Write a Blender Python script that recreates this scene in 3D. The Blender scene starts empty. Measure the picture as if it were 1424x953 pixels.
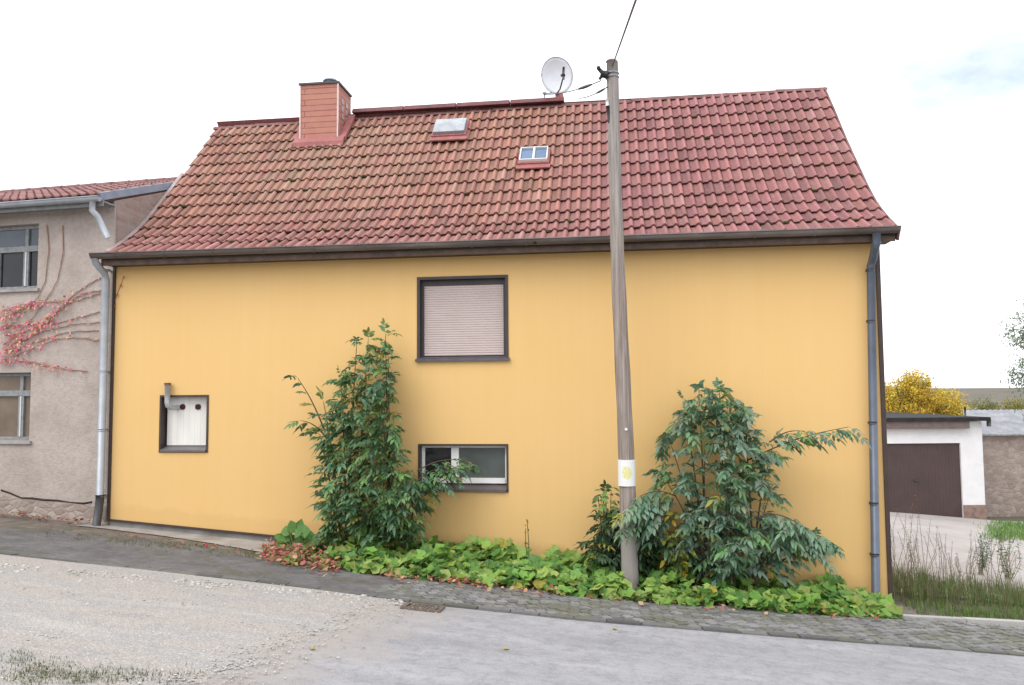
import bpy, math, random
from mathutils import Vector, Matrix, noise as mnoise
R = math.radians
rnd = random.Random(7)
S = bpy.context.scene
COL = S.collection

# ------------------------------------------------------------------ camera
F_PX, PW, PH = 1080.0, 1424.0, 953.0
CAM = Vector((0, -11.0, 0))
YAW, PITCH, ROLL = 0.13004, 0.06419, -0.00796
fwd = Vector((-math.sin(YAW) * math.cos(PITCH), math.cos(YAW) * math.cos(PITCH), math.sin(PITCH)))
_r = Vector((math.cos(YAW), math.sin(YAW), 0))
_u = _r.cross(fwd)
rgt = _r * math.cos(ROLL) + _u * math.sin(ROLL)
upv = -_r * math.sin(ROLL) + _u * math.cos(ROLL)
cd = bpy.data.cameras.new('camera')
cd.sensor_width = 36.0
cd.sensor_fit = 'HORIZONTAL'
cd.lens = F_PX / PW * 36.0
cd.clip_start = 0.05
cd.clip_end = 3000
co = bpy.data.objects.new('camera', cd)
COL.objects.link(co)
co.matrix_world = Matrix(((rgt.x, upv.x, -fwd.x, CAM.x), (rgt.y, upv.y, -fwd.y, CAM.y), (rgt.z, upv.z, -fwd.z, CAM.z), (0, 0, 0, 1)))
S.camera = co


def ray(px, py):
    return fwd + rgt * ((px - PW / 2) / F_PX) - upv * ((py - PH / 2) / F_PX)


def at_y(px, py, Y):
    d = ray(px, py)
    return CAM + d * ((Y - CAM.y) / d.y)


def at_x(px, py, X):
    d = ray(px, py)
    return CAM + d * ((X - CAM.x) / d.x)


def at_d(px, py, dep):
    return CAM + ray(px, py) * dep


# ------------------------------------------------------------------ terrain
SX, G0 = -0.07722, -2.555


def sstep(a, b, x):
    t = min(1, max(0, (x - a) / (b - a)))
    return t * t * (3 - 2 * t)


def gz(x, y):
    xc = max(-30, min(11, x))
    z = G0 + SX * xc
    if y < 0:
        z += -0.075 * max(y, -16)
    else:
        z += -0.03 * min(y, 16)
    far = math.hypot(x, y)
    if far > 26:
        z += (0.25 - z) * sstep(26, 330, far)
        if far > 350:
            z += .5 * sstep(350, 900, far)
    return z


def on_g(px, py, h=0.0):
    """point of the ground under a pixel"""
    d = ray(px, py)
    lo, hi = 1.5, 60.0
    for _ in range(60):
        m = (lo + hi) / 2
        p = CAM + d * m
        if p.z - h > gz(p.x, p.y):
            lo = m
        else:
            hi = m
    return CAM + d * lo


# ------------------------------------------------------------------ mesh builder
class MB:
    def __init__(s):
        s.v = []
        s.f = []
        s.c = []
        s.sm = []
        s.col = (1, 1, 1)
        s.smooth = False

    def av(s, p):
        s.v.append(tuple(p))
        s.c.append(s.col)
        return len(s.v) - 1

    def af(s, *i):
        s.f.append(i)
        s.sm.append(s.smooth)

    def quad(s, a, b, c, d):
        s.af(s.av(a), s.av(b), s.av(c), s.av(d))

    def poly(s, pts):
        s.af(*[s.av(p) for p in pts])

    def hexa(s, p):
        """8 corners: bottom 0-3 ccw, top 4-7"""
        i = [s.av(q) for q in p]
        for f in ((3, 2, 1, 0), (4, 5, 6, 7), (0, 1, 5, 4), (1, 2, 6, 5), (2, 3, 7, 6), (3, 0, 4, 7)):
            s.af(*[i[k] for k in f])

    def box(s, x0, x1, y0, y1, z0, z1):
        s.hexa([(x0, y0, z0), (x1, y0, z0), (x1, y1, z0), (x0, y1, z0), (x0, y0, z1), (x1, y0, z1), (x1, y1, z1), (x0, y1, z1)])

    def obox(s, c, ax, ay, az, hx, hy, hz):
        c = Vector(c)
        pts = []
        for z in (-1, 1):
            for x, y in ((-1, -1), (1, -1), (1, 1), (-1, 1)):
                pts.append(c + ax * (x * hx) + ay * (y * hy) + az * (z * hz))
        s.hexa(pts)

    def bar(s, a, b, w, h, up=Vector((0, 0, 1))):
        a, b = Vector(a), Vector(b)
        d = (b - a).normalized()
        sd = d.cross(up).normalized()
        uu = sd.cross(d)
        s.obox((a + b) / 2, d, sd, uu, (b - a).length / 2, w / 2, h / 2)

    def tube(s, path, rad, n=8, cap=True):
        path = [Vector(p) for p in path]
        if not hasattr(rad, '__len__'):
            rad = [rad] * len(path)
        rings = []
        ref = None
        for k, p in enumerate(path):
            a = path[max(0, k - 1)]
            b = path[min(len(path) - 1, k + 1)]
            d = (b - a).normalized()
            if ref is None:
                ref = Vector((0, 0, 1)) if abs(d.z) < .9 else Vector((1, 0, 0))
            u = d.cross(ref).normalized()
            w = u.cross(d)
            ref = w
            rings.append([s.av(p + (u * math.cos(2 * math.pi * j / n) + w * math.sin(2 * math.pi * j / n)) * rad[k]) for j in range(n)])
        sm = s.smooth
        s.smooth = True
        for k in range(len(path) - 1):
            for j in range(n):
                s.af(rings[k][j], rings[k][(j + 1) % n], rings[k + 1][(j + 1) % n], rings[k + 1][j])
        s.smooth = sm
        if cap:
            s.af(*rings[0])
            s.af(*reversed(rings[-1]))

    def blob(s, c, rx, ry, rz, seed=0, n=6, m=4, jit=.2):
        c = Vector(c)
        rr = random.Random(seed)
        sm = s.smooth
        s.smooth = True
        top = s.av(c + Vector((0, 0, rz)))
        rows = []
        for i in range(1, m):
            th = math.pi * i / m
            row = []
            for j in range(n):
                ph = 2 * math.pi * (j + .5 * (i % 2)) / n
                k = 1 + rr.uniform(-jit, jit)
                row.append(s.av(c + Vector((rx * k * math.sin(th) * math.cos(ph), ry * k * math.sin(th) * math.sin(ph), rz * k * math.cos(th)))))
            rows.append(row)
        bot = s.av(c - Vector((0, 0, rz)))
        for j in range(n):
            s.af(top, rows[0][j], rows[0][(j + 1) % n])
            s.af(bot, rows[-1][(j + 1) % n], rows[-1][j])
        for i in range(len(rows) - 1):
            for j in range(n):
                s.af(rows[i][j], rows[i + 1][j], rows[i + 1][(j + 1) % n], rows[i][(j + 1) % n])
        s.smooth = sm

    def build(s, name, mat, parent=None, origin=None):
        o0 = Vector((0, 0, 0))
        q = parent
        while q is not None:
            o0 = o0 + q.location
            q = q.parent
        if parent is None and origin is not None:
            o0 = Vector(origin)
        me = bpy.data.meshes.new(name)
        me.from_pydata([(a - o0.x, b - o0.y, c - o0.z) for a, b, c in s.v], [], s.f)
        me.polygons.foreach_set('use_smooth', s.sm)
        ca = me.color_attributes.new('Col', 'FLOAT_COLOR', 'POINT')
        flat = []
        for c in s.c:
            flat += [c[0], c[1], c[2], 1.0]
        ca.data.foreach_set('color', flat)
        me.materials.append(mat)
        me.update()
        ob = bpy.data.objects.new(name, me)
        COL.objects.link(ob)
        if parent is not None:
            ob.parent = parent
        elif origin is not None:
            ob.location = origin
        return ob


def tag(o, label=None, cat=None, group=None, kind=None):
    if label: o['label'] = label
    if cat: o['category'] = cat
    if group: o['group'] = group
    if kind: o['kind'] = kind
    return o


def thing(name, label, cat, loc, group=None):
    o = bpy.data.objects.new(name, None)
    o.empty_display_size = .2
    COL.objects.link(o)
    o.location = loc
    return tag(o, label, cat, group)


# ------------------------------------------------------------------ materials
class NT:
    def __init__(s, name, rough=.8, spec=.3):
        s.m = bpy.data.materials.new(name)
        s.m.use_nodes = True
        s.n = s.m.node_tree.nodes
        s.l = s.m.node_tree.links
        s.b = s.n['Principled BSDF']
        s.b.inputs['Roughness'].default_value = rough
        s.b.inputs['Specular IOR Level'].default_value = spec
        s.tc = s.n.new('ShaderNodeTexCoord')
        s.geo = s.n.new('ShaderNodeNewGeometry')

    def coord(s, scale=(1, 1, 1), rot=(0, 0, 0)):
        mp = s.n.new('ShaderNodeMapping')
        mp.inputs['Scale'].default_value = scale
        mp.inputs['Rotation'].default_value = rot
        s.l.new(s.geo.outputs['Position'], mp.inputs['Vector'])
        return mp.outputs['Vector']

    def noise(s, scale, vec=None, detail=4, rough=.6, dist=0):
        t = s.n.new('ShaderNodeTexNoise')
        t.inputs['Scale'].default_value = scale
        t.inputs['Detail'].default_value = detail
        t.inputs['Roughness'].default_value = rough
        t.inputs['Distortion'].default_value = dist
        s.l.new(vec or s.coord(), t.inputs['Vector'])
        return t.outputs['Fac']

    def vor(s, scale, vec=None, feature='F1', out='Distance'):
        t = s.n.new('ShaderNodeTexVoronoi')
        t.feature = feature
        t.inputs['Scale'].default_value = scale
        s.l.new(vec or s.coord(), t.inputs['Vector'])
        return t.outputs[out]

    def ramp(s, fac, stops):
        r = s.n.new('ShaderNodeValToRGB')
        e = r.color_ramp.elements
        while len(e) < len(stops):
            e.new(.5)
        for k, (p, c) in enumerate(stops):
            e[k].position = p
            e[k].color = (c[0], c[1], c[2], 1) if hasattr(c, '__len__') else (c, c, c, 1)
        s.l.new(fac, r.inputs['Fac'])
        return r.outputs['Color']

    def mix(s, fac, a, b, mode='MIX'):
        m = s.n.new('ShaderNodeMix')
        m.data_type = 'RGBA'
        m.blend_type = mode
        ins = [i for i in m.inputs if i.type == 'RGBA']
        f = m.inputs['Factor']
        for sock, val in ((f, fac), (ins[0], a), (ins[1], b)):
            if hasattr(val, 'is_linked') or hasattr(val, 'links'):
                s.l.new(val, sock)
            elif hasattr(val, '__len__'):
                sock.default_value = (val[0], val[1], val[2], 1)
            else:
                sock.default_value = val if sock is f else (val, val, val, 1)
        return [o for o in m.outputs if o.type == 'RGBA'][0]

    def math(s, op, a, b=None):
        m = s.n.new('ShaderNodeMath')
        m.operation = op
        for k, v in enumerate((a, b)):
            if v is None: continue
            if hasattr(v, 'links'):
                s.l.new(v, m.inputs[k])
            else:
                m.inputs[k].default_value = v
        return m.outputs[0]

    def attr(s):
        a = s.n.new('ShaderNodeAttribute')
        a.attribute_name = 'Col'
        return a.outputs['Color']

    def sep(s, vec):
        x = s.n.new('ShaderNodeSeparateXYZ')
        s.l.new(vec, x.inputs[0])
        return x.outputs

    def color(s, c):
        if hasattr(c, 'links'):
            s.l.new(c, s.b.inputs['Base Color'])
        else:
            s.b.inputs['Base Color'].default_value = (c[0], c[1], c[2], 1)
        return s

    def bump(s, h, strength=.3, dist=.01):
        b = s.n.new('ShaderNodeBump')
        b.inputs['Strength'].default_value = strength
        b.inputs['Distance'].default_value = dist
        s.l.new(h, b.inputs['Height'])
        s.l.new(b.outputs['Normal'], s.b.inputs['Normal'])
        return s


def simple(name, c, rough=.6, spec=.3, var=.12, scale=6, metal=0, bump=0.0, bscale=60):
    t = NT(name, rough, spec)
    n = t.noise(scale, detail=5)
    lo = tuple(k * (1 - var) for k in c)
    hi = tuple(min(1, k * (1 + var)) for k in c)
    t.color(t.ramp(n, [(.3, lo), (.7, hi)]))
    t.b.inputs['Metallic'].default_value = metal
    if bump:
        t.bump(t.noise(bscale), bump, .004)
    return t.m


# orange facade: vertical boards of fine render, faint streaks
t = NT('facade_paint', .75, .25)
big = t.noise(.5, detail=3)
strk = t.noise(1.0, t.coord((7, 7, .25)), detail=4)
fine = t.noise(45, detail=3)
c = t.ramp(big, [(.3, (.71, .455, .180)), (.7, (.735, .482, .205))])
c = t.mix(.4, c, t.ramp(strk, [(.3, (.705, .45, .176)), (.72, (.737, .486, .21))]))
low = t.noise(2.2, t.coord((3, 3, .6)), detail=5)
c = t.mix(t.ramp(low, [(.6, 0), (.85, .14)]), c, (.62, .37, .13))
zz = t.sep(t.coord())
foot = t.math('ADD', t.math('SUBTRACT', zz[2], t.math('MULTIPLY', zz[0], -.0772)), 2.4516)
foot = t.math('SUBTRACT', foot, t.math('MULTIPLY', t.noise(5, detail=6), .34))
c = t.mix(t.ramp(foot, [(.0, .22), (.10, 0)]), c, (.48, .29, .11))
c = t.mix(t.ramp(t.noise(70, detail=4), [(.3, .13), (.5, 0)]), c, (.50, .30, .09))
t.color(c)
xs = t.sep(t.coord())
seam = t.math('PINGPONG', t.math('MULTIPLY', xs[0], 1.0), .165)
seamf = t.ramp(seam, [(0.0, 0), (.02, 1)])
hgt = t.math('ADD', t.math('MULTIPLY', fine, .5), t.math('MULTIPLY', seamf, .25))
t.bump(hgt, .16, .004)
M_facade = t.m

M_brown = simple('brown_paint', (.055, .036, .030), .5, .4, .2)
M_brownboard = simple('weathered_brown_board', (.115, .078, .058), .65, .3, .3, 9)
M_anthra = simple('anthracite_paint', (.052, .042, .042), .5, .4, .2)
M_white = simple('white_paint', (.74, .73, .71), .5, .4, .04)
M_zinc = simple('zinc_sheet', (.30, .33, .38), .42, .5, .16, 5, .35)
M_zincpale = simple('pale_zinc_sheet', (.36, .385, .42), .45, .5, .12, 5, .25)
M_steel = simple('grey_blue_pipe', (.105, .125, .165), .38, .5, .16, 4, .35)
M_darkmetal = simple('dark_metal', (.045, .045, .05), .45, .5, .2)
M_black = simple('black_rubber', (.02, .02, .022), .5, .4, .2)
M_cable = simple('cable_sheath', (.10, .10, .105), .5, .4, .1)
M_redflash = simple('red_flashing_sheet', (.33, .125, .12), .6, .3, .2, 7)
M_hole = simple('dark_red_vent', (.07, .028, .026), .7, .2, .2)

# gutter: dull brown-grey metal with stains
t = NT('gutter_metal', .5, .45)
n = t.noise(1.0, t.coord((1.5, 8, 8)), detail=5)
t.color(t.ramp(n, [(.3, (.085, .066, .058)), (.55, (.15, .125, .115)), (.75, (.20, .175, .165))]))
t.b.inputs['Metallic'].default_value = .25
M_gutter = t.m

# plinth concrete
t = NT('concrete', .85, .2)
n = t.noise(3, detail=7)
n2 = t.noise(1.2, detail=4)
c = t.ramp(n, [(.3, (.25, .235, .22)), (.7, (.42, .40, .385))])
c = t.mix(t.ramp(n2, [(.5, 0), (.7, .6)]), c, (.15, .135, .11))
t.color(c).bump(t.noise(30, detail=6), .3, .01)
M_conc = t.m

# roof tiles: tint per tile from Col, weathering on top
t = NT('clay_roof_tile', .72, .3)
a = t.attr()
n1 = t.noise(1.3, detail=5)
n2 = t.noise(9, detail=6, rough=.7)
n3 = t.noise(.55, detail=3)
c = t.mix(t.ramp(n2, [(.35, 0), (.75, .55)]), a, t.mix(1.0, a, (.62, .58, .60), 'MULTIPLY'))
c = t.mix(t.ramp(t.noise(26, detail=4), [(.55, 0), (.75, .42)]), c, (.40, .29, .27))
xs = t.sep(t.coord())
# yellow-grey lichen, thicker below the chimney
lx = t.math('ADD', xs[0], 4.9)
ly = t.math('SUBTRACT', xs[1], 1.8)
dd = t.math('SQRT', t.math('ADD', t.math('MULTIPLY', t.math('MULTIPLY', lx, lx), .25), t.math('MULTIPLY', ly, ly)))
lich = t.math('MULTIPLY', t.math('SUBTRACT', 1.0, t.math('MINIMUM', t.math('MULTIPLY', dd, .62), 1.0)), t.ramp(t.noise(3.2, detail=6, rough=.7), [(.38, 0), (.62, 1)]))
c = t.mix(t.math('MULTIPLY', lich, .6), c, (.31, .24, .17))
mo = t.ramp(t.noise(5.5, detail=7, rough=.75), [(.65, 0), (.74, .5)])
c = t.mix(t.math('MULTIPLY', mo, t.ramp(n3, [(.42, 0), (.6, 1)])), c, (.085, .075, .04))
t.color(c).bump(t.math('ADD', n2, t.noise(60, detail=4)), .3, .006)
M_tile = t.m

M_moss = simple('roof_moss', (.040, .046, .016), .95, .1, .5, 14, bump=.5)
M_ridge = simple('ridge_clay', (.19, .095, .09), .75, .3, .35, 4, bump=.3)

# chimney cladding: rows of reddish plates
t = NT('chimney_cladding', .7, .3)
br = t.n.new('ShaderNodeTexBrick')
br.inputs['Scale'].default_value = 1
br.inputs['Brick Width'].default_value = 1.3
br.inputs['Row Height'].default_value = .105
br.inputs['Mortar Size'].default_value = .007
br.inputs['Color1'].default_value = (.43, .185, .145, 1)
br.inputs['Color2'].default_value = (.40, .165, .13, 1)
br.inputs['Mortar'].default_value = (.20, .075, .06, 1)
cm = t.n.new('ShaderNodeCombineXYZ')
xs = t.sep(t.coord())
t.l.new(t.math('ADD', xs[0], xs[1]), cm.inputs[0])
t.l.new(xs[2], cm.inputs[1])
t.l.new(cm.outputs[0], br.inputs['Vector'])
c = t.mix(t.ramp(t.noise(4, detail=6), [(.4, 0), (.8, .5)]), br.outputs['Color'], (.48, .27, .17))
t.color(c)
inv = t.math('SUBTRACT', 1.0, br.outputs['Fac'])
t.bump(inv, .5, .01)
M_chim = t.m

# wooden pole
t = NT('weathered_pole_wood', .85, .2)
g = t.noise(1.0, t.coord((38, 38, 1.1)), detail=7, rough=.7)
g2 = t.noise(2.0, t.coord((4, 4, .8)), detail=4)
c = t.ramp(g, [(.28, (.12, .088, .07)), (.5, (.275, .228, .20)), (.72, (.43, .375, .34))])
c = t.mix(t.ramp(g2, [(.45, 0), (.7, .45)]), c, (.17, .135, .115))
zz = t.sep(t.coord())[2]
zf = t.ramp(t.math('MULTIPLY', t.math('ADD', zz, 2.6), .25), [(.17, .75), (.23, 0)])
c = t.mix(zf, c, (.36, .33, .31))
zt = t.ramp(t.math('MULTIPLY', t.math('ADD', zz, -1.0), .3), [(.0, 0), (.6, .45)])
c = t.mix(zt, c, t.ramp(g, [(.3, (.20, .19, .185)), (.7, (.42, .405, .39))]))
t.color(c).bump(g, .7, .012)
M_pole = t.m

# asphalt, worn pale, streaks along the road
t = NT('worn_asphalt', .85, .25)
v1 = t.coord((.5, 2.4, 1), (0, 0, R(-3)))
s1 = t.noise(1.0, v1, detail=9, rough=.68)
s2 = t.noise(62, detail=4, rough=.85)
s3 = t.noise(2.0, detail=8, rough=.7)
c = t.ramp(s1, [(.3, (.265, .263, .278)), (.5, (.345, .342, .36)), (.72, (.43, .426, .445))])
c = t.mix(t.ramp(s3, [(.35, 0), (.7, .35)]), c, (.28, .275, .285))
c = t.mix(t.ramp(s2, [(.3, .4), (.5, 0)]), c, (.14, .14, .15))
c = t.mix(t.ramp(s2, [(.6, 0), (.75, .5)]), c, (.54, .53, .53))
wv = t.n.new('ShaderNodeVectorMath'); wv.operation = 'ADD'
nw = t.n.new('ShaderNodeTexNoise'); nw.inputs['Scale'].default_value = 2.5; nw.inputs['Detail'].default_value = 6
t.l.new(t.coord(), nw.inputs['Vector'])
wsc = t.n.new('ShaderNodeVectorMath'); wsc.operation = 'SCALE'; wsc.inputs['Scale'].default_value = .5
t.l.new(nw.outputs['Color'], wsc.inputs[0])
t.l.new(t.coord((.55, .8, 1)), wv.inputs[0]); t.l.new(wsc.outputs[0], wv.inputs[1])
ck = t.vor(.8, wv.outputs[0], 'DISTANCE_TO_EDGE')
ckf = t.math('MULTIPLY', t.ramp(ck, [(.0, .5), (.007, 0)]), t.ramp(t.noise(.6, detail=3), [(.5, 0), (.6, 1)]))
c = t.mix(ckf, c, (.13, .125, .12))
c = t.mix(t.ramp(t.noise(7, detail=9, rough=.8), [(.40, .5), (.52, 0)]), c, (.20, .197, .205))
c = t.mix(t.ramp(t.noise(24, detail=5, rough=.8), [(.55, 0), (.7, .45)]), c, (.50, .495, .505))
# sandy dust carried onto the asphalt beside the gravel
xs = t.sep(t.coord())
dl_ = t.math('SUBTRACT', t.math('SUBTRACT', xs[0], -2.114), t.math('MULTIPLY', t.math('SUBTRACT', xs[1], -3.358), .211))
dl_ = t.math('ADD', dl_, t.math('MULTIPLY', t.math('SUBTRACT', t.noise(1.6, detail=8, rough=.7), .5), 2.2))
c = t.mix(t.ramp(dl_, [(.0, .8), (.75, 0)]), c, (.385, .345, .315))
t.color(c).bump(t.math('ADD', s2, t.math('MULTIPLY', t.vor(70), .6)), .8, .01)
M_asphalt = t.m

# darker asphalt band by the house
t = NT('old_dark_asphalt', .85, .25)
s1 = t.noise(2.5, detail=6)
s2 = t.noise(95, detail=3, rough=.8)
c = t.ramp(s1, [(.3, (.125, .12, .123)), (.7, (.215, .208, .212))])
c = t.mix(t.ramp(s2, [(.6, 0), (.75, .5)]), c, (.30, .29, .28))
c = t.mix(t.ramp(t.noise(9, detail=8, rough=.8), [(.42, .45), (.55, 0)]), c, (.075, .07, .068))
c = t.mix(t.ramp(t.noise(22, detail=6, rough=.8), [(.56, 0), (.68, .5)]), c, (.33, .32, .31))
c = t.mix(t.ramp(t.noise(1.5, detail=8, rough=.75), [(.52, 0), (.62, .6)]), c, (.115, .11, .062))
t.color(c).bump(t.math('ADD', s2, t.noise(25, detail=6, rough=.8)), .8, .012)
M_dark = t.m

# gravel: sandy with pale chips
t = NT('sandy_gravel', .95, .1)
s1 = t.noise(1.0, t.coord((.7, 2.2, 1)), detail=6)
vo = t.vor(75, out='Color')
vd = t.vor(75)
c = t.ramp(s1, [(.3, (.30, .29, .285)), (.44, (.385, .345, .315)), (.54, (.335, .322, .312)), (.66, (.40, .372, .345)), (.78, (.43, .42, .41))])
g = t.n.new('ShaderNodeRGBToBW')
t.l.new(vo, g.inputs[0])
c = t.mix(t.ramp(g.outputs[0], [(.25, .35), (.45, 0)]), c, (.23, .215, .205))
c = t.mix(t.ramp(g.outputs[0], [(.62, 0), (.75, .4)]), c, (.52, .50, .48))
t.color(c).bump(t.math('ADD', t.math('MULTIPLY', vd, -1), t.math('MULTIPLY', t.noise(20, detail=5), .8)), .55, .012)
M_gravel = t.m

M_stone = NT('pale_stone', .9, .2)
M_stone.color(M_stone.mix(M_stone.ramp(M_stone.noise(40), [(.3, 0), (.7, .4)]), M_stone.attr(), (.25, .235, .22)))
M_stone = M_stone.m

# cobbles: tint from Col
t = NT('cobble_stone', .8, .3)
a = t.attr()
c = t.mix(t.ramp(t.noise(35, detail=5), [(.35, .5), (.65, 0)]), a, t.mix(1.0, a, (.55, .55, .55), 'MULTIPLY'))
c = t.mix(t.ramp(t.noise(2.4, detail=6, rough=.7), [(.46, 0), (.64, .65)]), c, (.12, .122, .07))
t.color(c).bump(t.noise(50, detail=5), .5, .006)
M_cobble = t.m

# earth base with moss
t = NT('earth', .95, .1)
c = t.ramp(t.noise(4, detail=8, rough=.7), [(.3, (.11, .092, .078)), (.55, (.19, .165, .145)), (.75, (.27, .245, .22))])
c = t.mix(t.ramp(t.noise(1.6, detail=6), [(.5, 0), (.66, .55)]), c, (.11, .115, .055))
t.color(c).bump(t.noise(24, detail=7), .7, .02)
M_earth = t.m

# ground beyond: meadow
t = NT('meadow_ground', .95, .1)
c = t.ramp(t.noise(.08, detail=8, rough=.65), [(.3, (.12, .105, .085)), (.5, (.155, .14, .118)), (.7, (.19, .172, .15))])
c = t.mix(t.ramp(t.noise(2.5, detail=6), [(.4, 0), (.7, .5)]), c, (.11, .105, .065))
t.color(c).bump(t.noise(9, detail=7), .6, .03)
M_meadow = t.m

# yard: pale trodden concrete and grit
t = NT('yard_grit', .92, .15)
c = t.ramp(t.noise(1.0, t.coord((1.0, 1.2, 1)), detail=7), [(.3, (.36, .325, .305)), (.7, (.47, .435, .415))])
c = t.mix(t.ramp(t.noise(14, detail=7, rough=.75), [(.55, 0), (.72, .6)]), c, (.17, .15, .13))
t.color(c).bump(t.noise(30, detail=5), .5, .01)
M_yard = t.m

# neighbour plaster
t = NT('old_grey_plaster', .92, .15)
n1 = t.noise(1.6, detail=7, rough=.65)
n2 = t.noise(14, detail=6, rough=.7)
n3 = t.noise(.8, t.coord((1, 1, 2.5)), detail=5)
c = t.ramp(n1, [(.3, (.365, .308, .275)), (.55, (.45, .39, .352)), (.75, (.51, .452, .412))])
c = t.mix(t.ramp(n2, [(.3, .55), (.55, 0)]), c, (.31, .26, .238))
c = t.mix(t.ramp(n3, [(.55, 0), (.7, .4)]), c, (.32, .268, .245))
t.color(c).bump(t.math('ADD', n2, t.noise(50, detail=4)), .75, .016)
M_plaster = t.m

# rough rubble masonry
t = NT('rubble_masonry', .92, .15)
vv = t.coord((1, 1, 1.5))
ve = t.vor(5.5, vv, 'DISTANCE_TO_EDGE')
vc = t.vor(5.5, vv, out='Color')
g = t.n.new('ShaderNodeRGBToBW')
t.l.new(vc, g.inputs[0])
c = t.ramp(g.outputs[0], [(.2, (.30, .24, .205)), (.5, (.35, .285, .25)), (.8, (.40, .34, .30))])
c = t.mix(t.ramp(ve, [(.02, .3), (.12, 0)]), c, (.33, .28, .25))
c = t.mix(t.ramp(t.noise(6, detail=6), [(.4, 0), (.7, .5)]), c, (.25, .20, .175))
t.color(c).bump(t.math('ADD', t.ramp(ve, [(0, 0), (.16, .6)]), t.math('MULTIPLY', t.noise(11, detail=7), 1.6)), .7, .018)
M_rubble = t.m

# glass panes
def glassmat(name, c, rough=.06, spec=.35):
    t = NT(name, rough, spec)
    n = t.noise(1.8, detail=3)
    t.color(t.ramp(n, [(.35, tuple(k * .7 for k in c)), (.65, c)]))
    return t.m
M_glass = glassmat('dark_window_glass', (.022, .022, .026))
M_glasscurt = glassmat('window_glass_with_curtain', (.21, .16, .12), .12)
M_glassbase = glassmat('basement_glass', (.095, .112, .105), .1, .5)  # greenish tint stands in for reflections in the pane
M_skyglass = glassmat('skylight_glass', (.13, .20, .32), .12, .3)
t = NT('translucent_hatch_sheet', .35, .5)
t.color(t.ramp(t.noise(7, detail=4), [(.3, (.26, .29, .32)), (.7, (.42, .44, .455))]))
M_hatchglass = t.m
M_oldwood = simple('grey_window_wood', (.24, .25, .255), .75, .25, .25, 12)
M_shutter = simple('rosy_grey_slat', (.52, .425, .40), .55, .35, .05, 3)
M_garwhite = simple('garage_render', (.76, .76, .775), .85, .2, .06, 3, bump=.2)
M_gardoor = simple('garage_door_paint', (.075, .05, .048), .55, .35, .12, 2)
M_roofing = simple('bitumen_edge', (.03, .028, .028), .8, .2, .3, 6)
M_greyroof = simple('fibre_cement_sheet', (.27, .275, .29), .8, .2, .25, 3, bump=.3)
M_board = None
t = NT('white_board_planks', .65, .3)
xs = t.sep(t.coord())
pp = t.math('PINGPONG', t.math('ADD', xs[0], .02), .047)
ln = t.ramp(pp, [(0, .75), (.004, 1)])
c = t.mix(1.0, t.ramp(t.noise(3, t.coord((4, 4, .6)), detail=5), [(.3, (.69, .665, .62)), (.7, (.78, .76, .715))]), ln, 'MULTIPLY')
t.color(c)
M_board = t.m

def leafmat(name, rough=.5, transl=.25, spec=.35, backscale=1.0):
    t = NT(name, rough, spec)
    a = t.attr()
    n = t.noise(30, detail=3)
    c = t.mix(t.ramp(n, [(.35, .35), (.65, 0)]), a, t.mix(1.0, a, (.6, .66, .6), 'MULTIPLY'))
    t.color(c)
    tr = t.n.new('ShaderNodeBsdfTranslucent')
    t.l.new(c, tr.inputs['Color'])
    mx = t.n.new('ShaderNodeMixShader')
    mx.inputs[0].default_value = transl
    out = t.n['Material Output']
    t.l.new(t.b.outputs[0], mx.inputs[1])
    t.l.new(tr.outputs[0], mx.inputs[2])
    t.l.new(mx.outputs[0], out.inputs['Surface'])
    return t.m
M_leaf = leafmat('shrub_leaf', .45, .32, .45)
M_herb = leafmat('herb_leaf', .5, .3, .35)
M_dryleaf = leafmat('dry_leaf', .7, .2, .2)
M_bark = simple('bark', (.10, .078, .055), .9, .15, .35, 14, bump=.5)
M_stem = simple('green_stem', (.10, .11, .05), .7, .25, .3, 10)
M_vine = simple('vine_stem', (.34, .205, .165), .85, .15, .3, 14)

# ------------------------------------------------------------------ leaves
UP = Vector((0, 0, 1))


def rvec(r=rnd):
    while True:
        v = Vector((r.uniform(-1, 1), r.uniform(-1, 1), r.uniform(-1, 1)))
        if .05 < v.length < 1:
            return v.normalized()


def vary(c, k=.2, r=rnd):
    m = 1 + r.uniform(-k, k)
    return tuple(max(0, q * m * (1 + r.uniform(-k * .35, k * .35))) for q in c)


def blade(mb, b, d, nrm, L, W, fold=.25, bend=.15):
    """one lance-shaped leaf, folded along its midrib"""
    d = d.normalized()
    sd = d.cross(nrm)
    if sd.length < 1e-3:
        sd = d.cross(Vector((.3, .5, .8)))
    sd.normalize()
    n = sd.cross(d)
    dn = -UP
    def P(t, w):
        return b + d * (L * t) + dn * (bend * L * t * t) + sd * (w * W) + n * (abs(w) * fold * W)
    i0 = mb.av(P(0, 0))
    l1, m1, r1 = mb.av(P(.36, -.5)), mb.av(P(.36, 0)), mb.av(P(.36, .5))
    l2, m2, r2 = mb.av(P(.72, -.34)), mb.av(P(.72, 0)), mb.av(P(.72, .34))
    tp = mb.av(P(1, 0))
    mb.af(i0, m1, l1); mb.af(i0, r1, m1)
    mb.af(l1, m1, m2, l2); mb.af(m1, r1, r2, m2)
    mb.af(l2, m2, tp); mb.af(m2, r2, tp)


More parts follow.
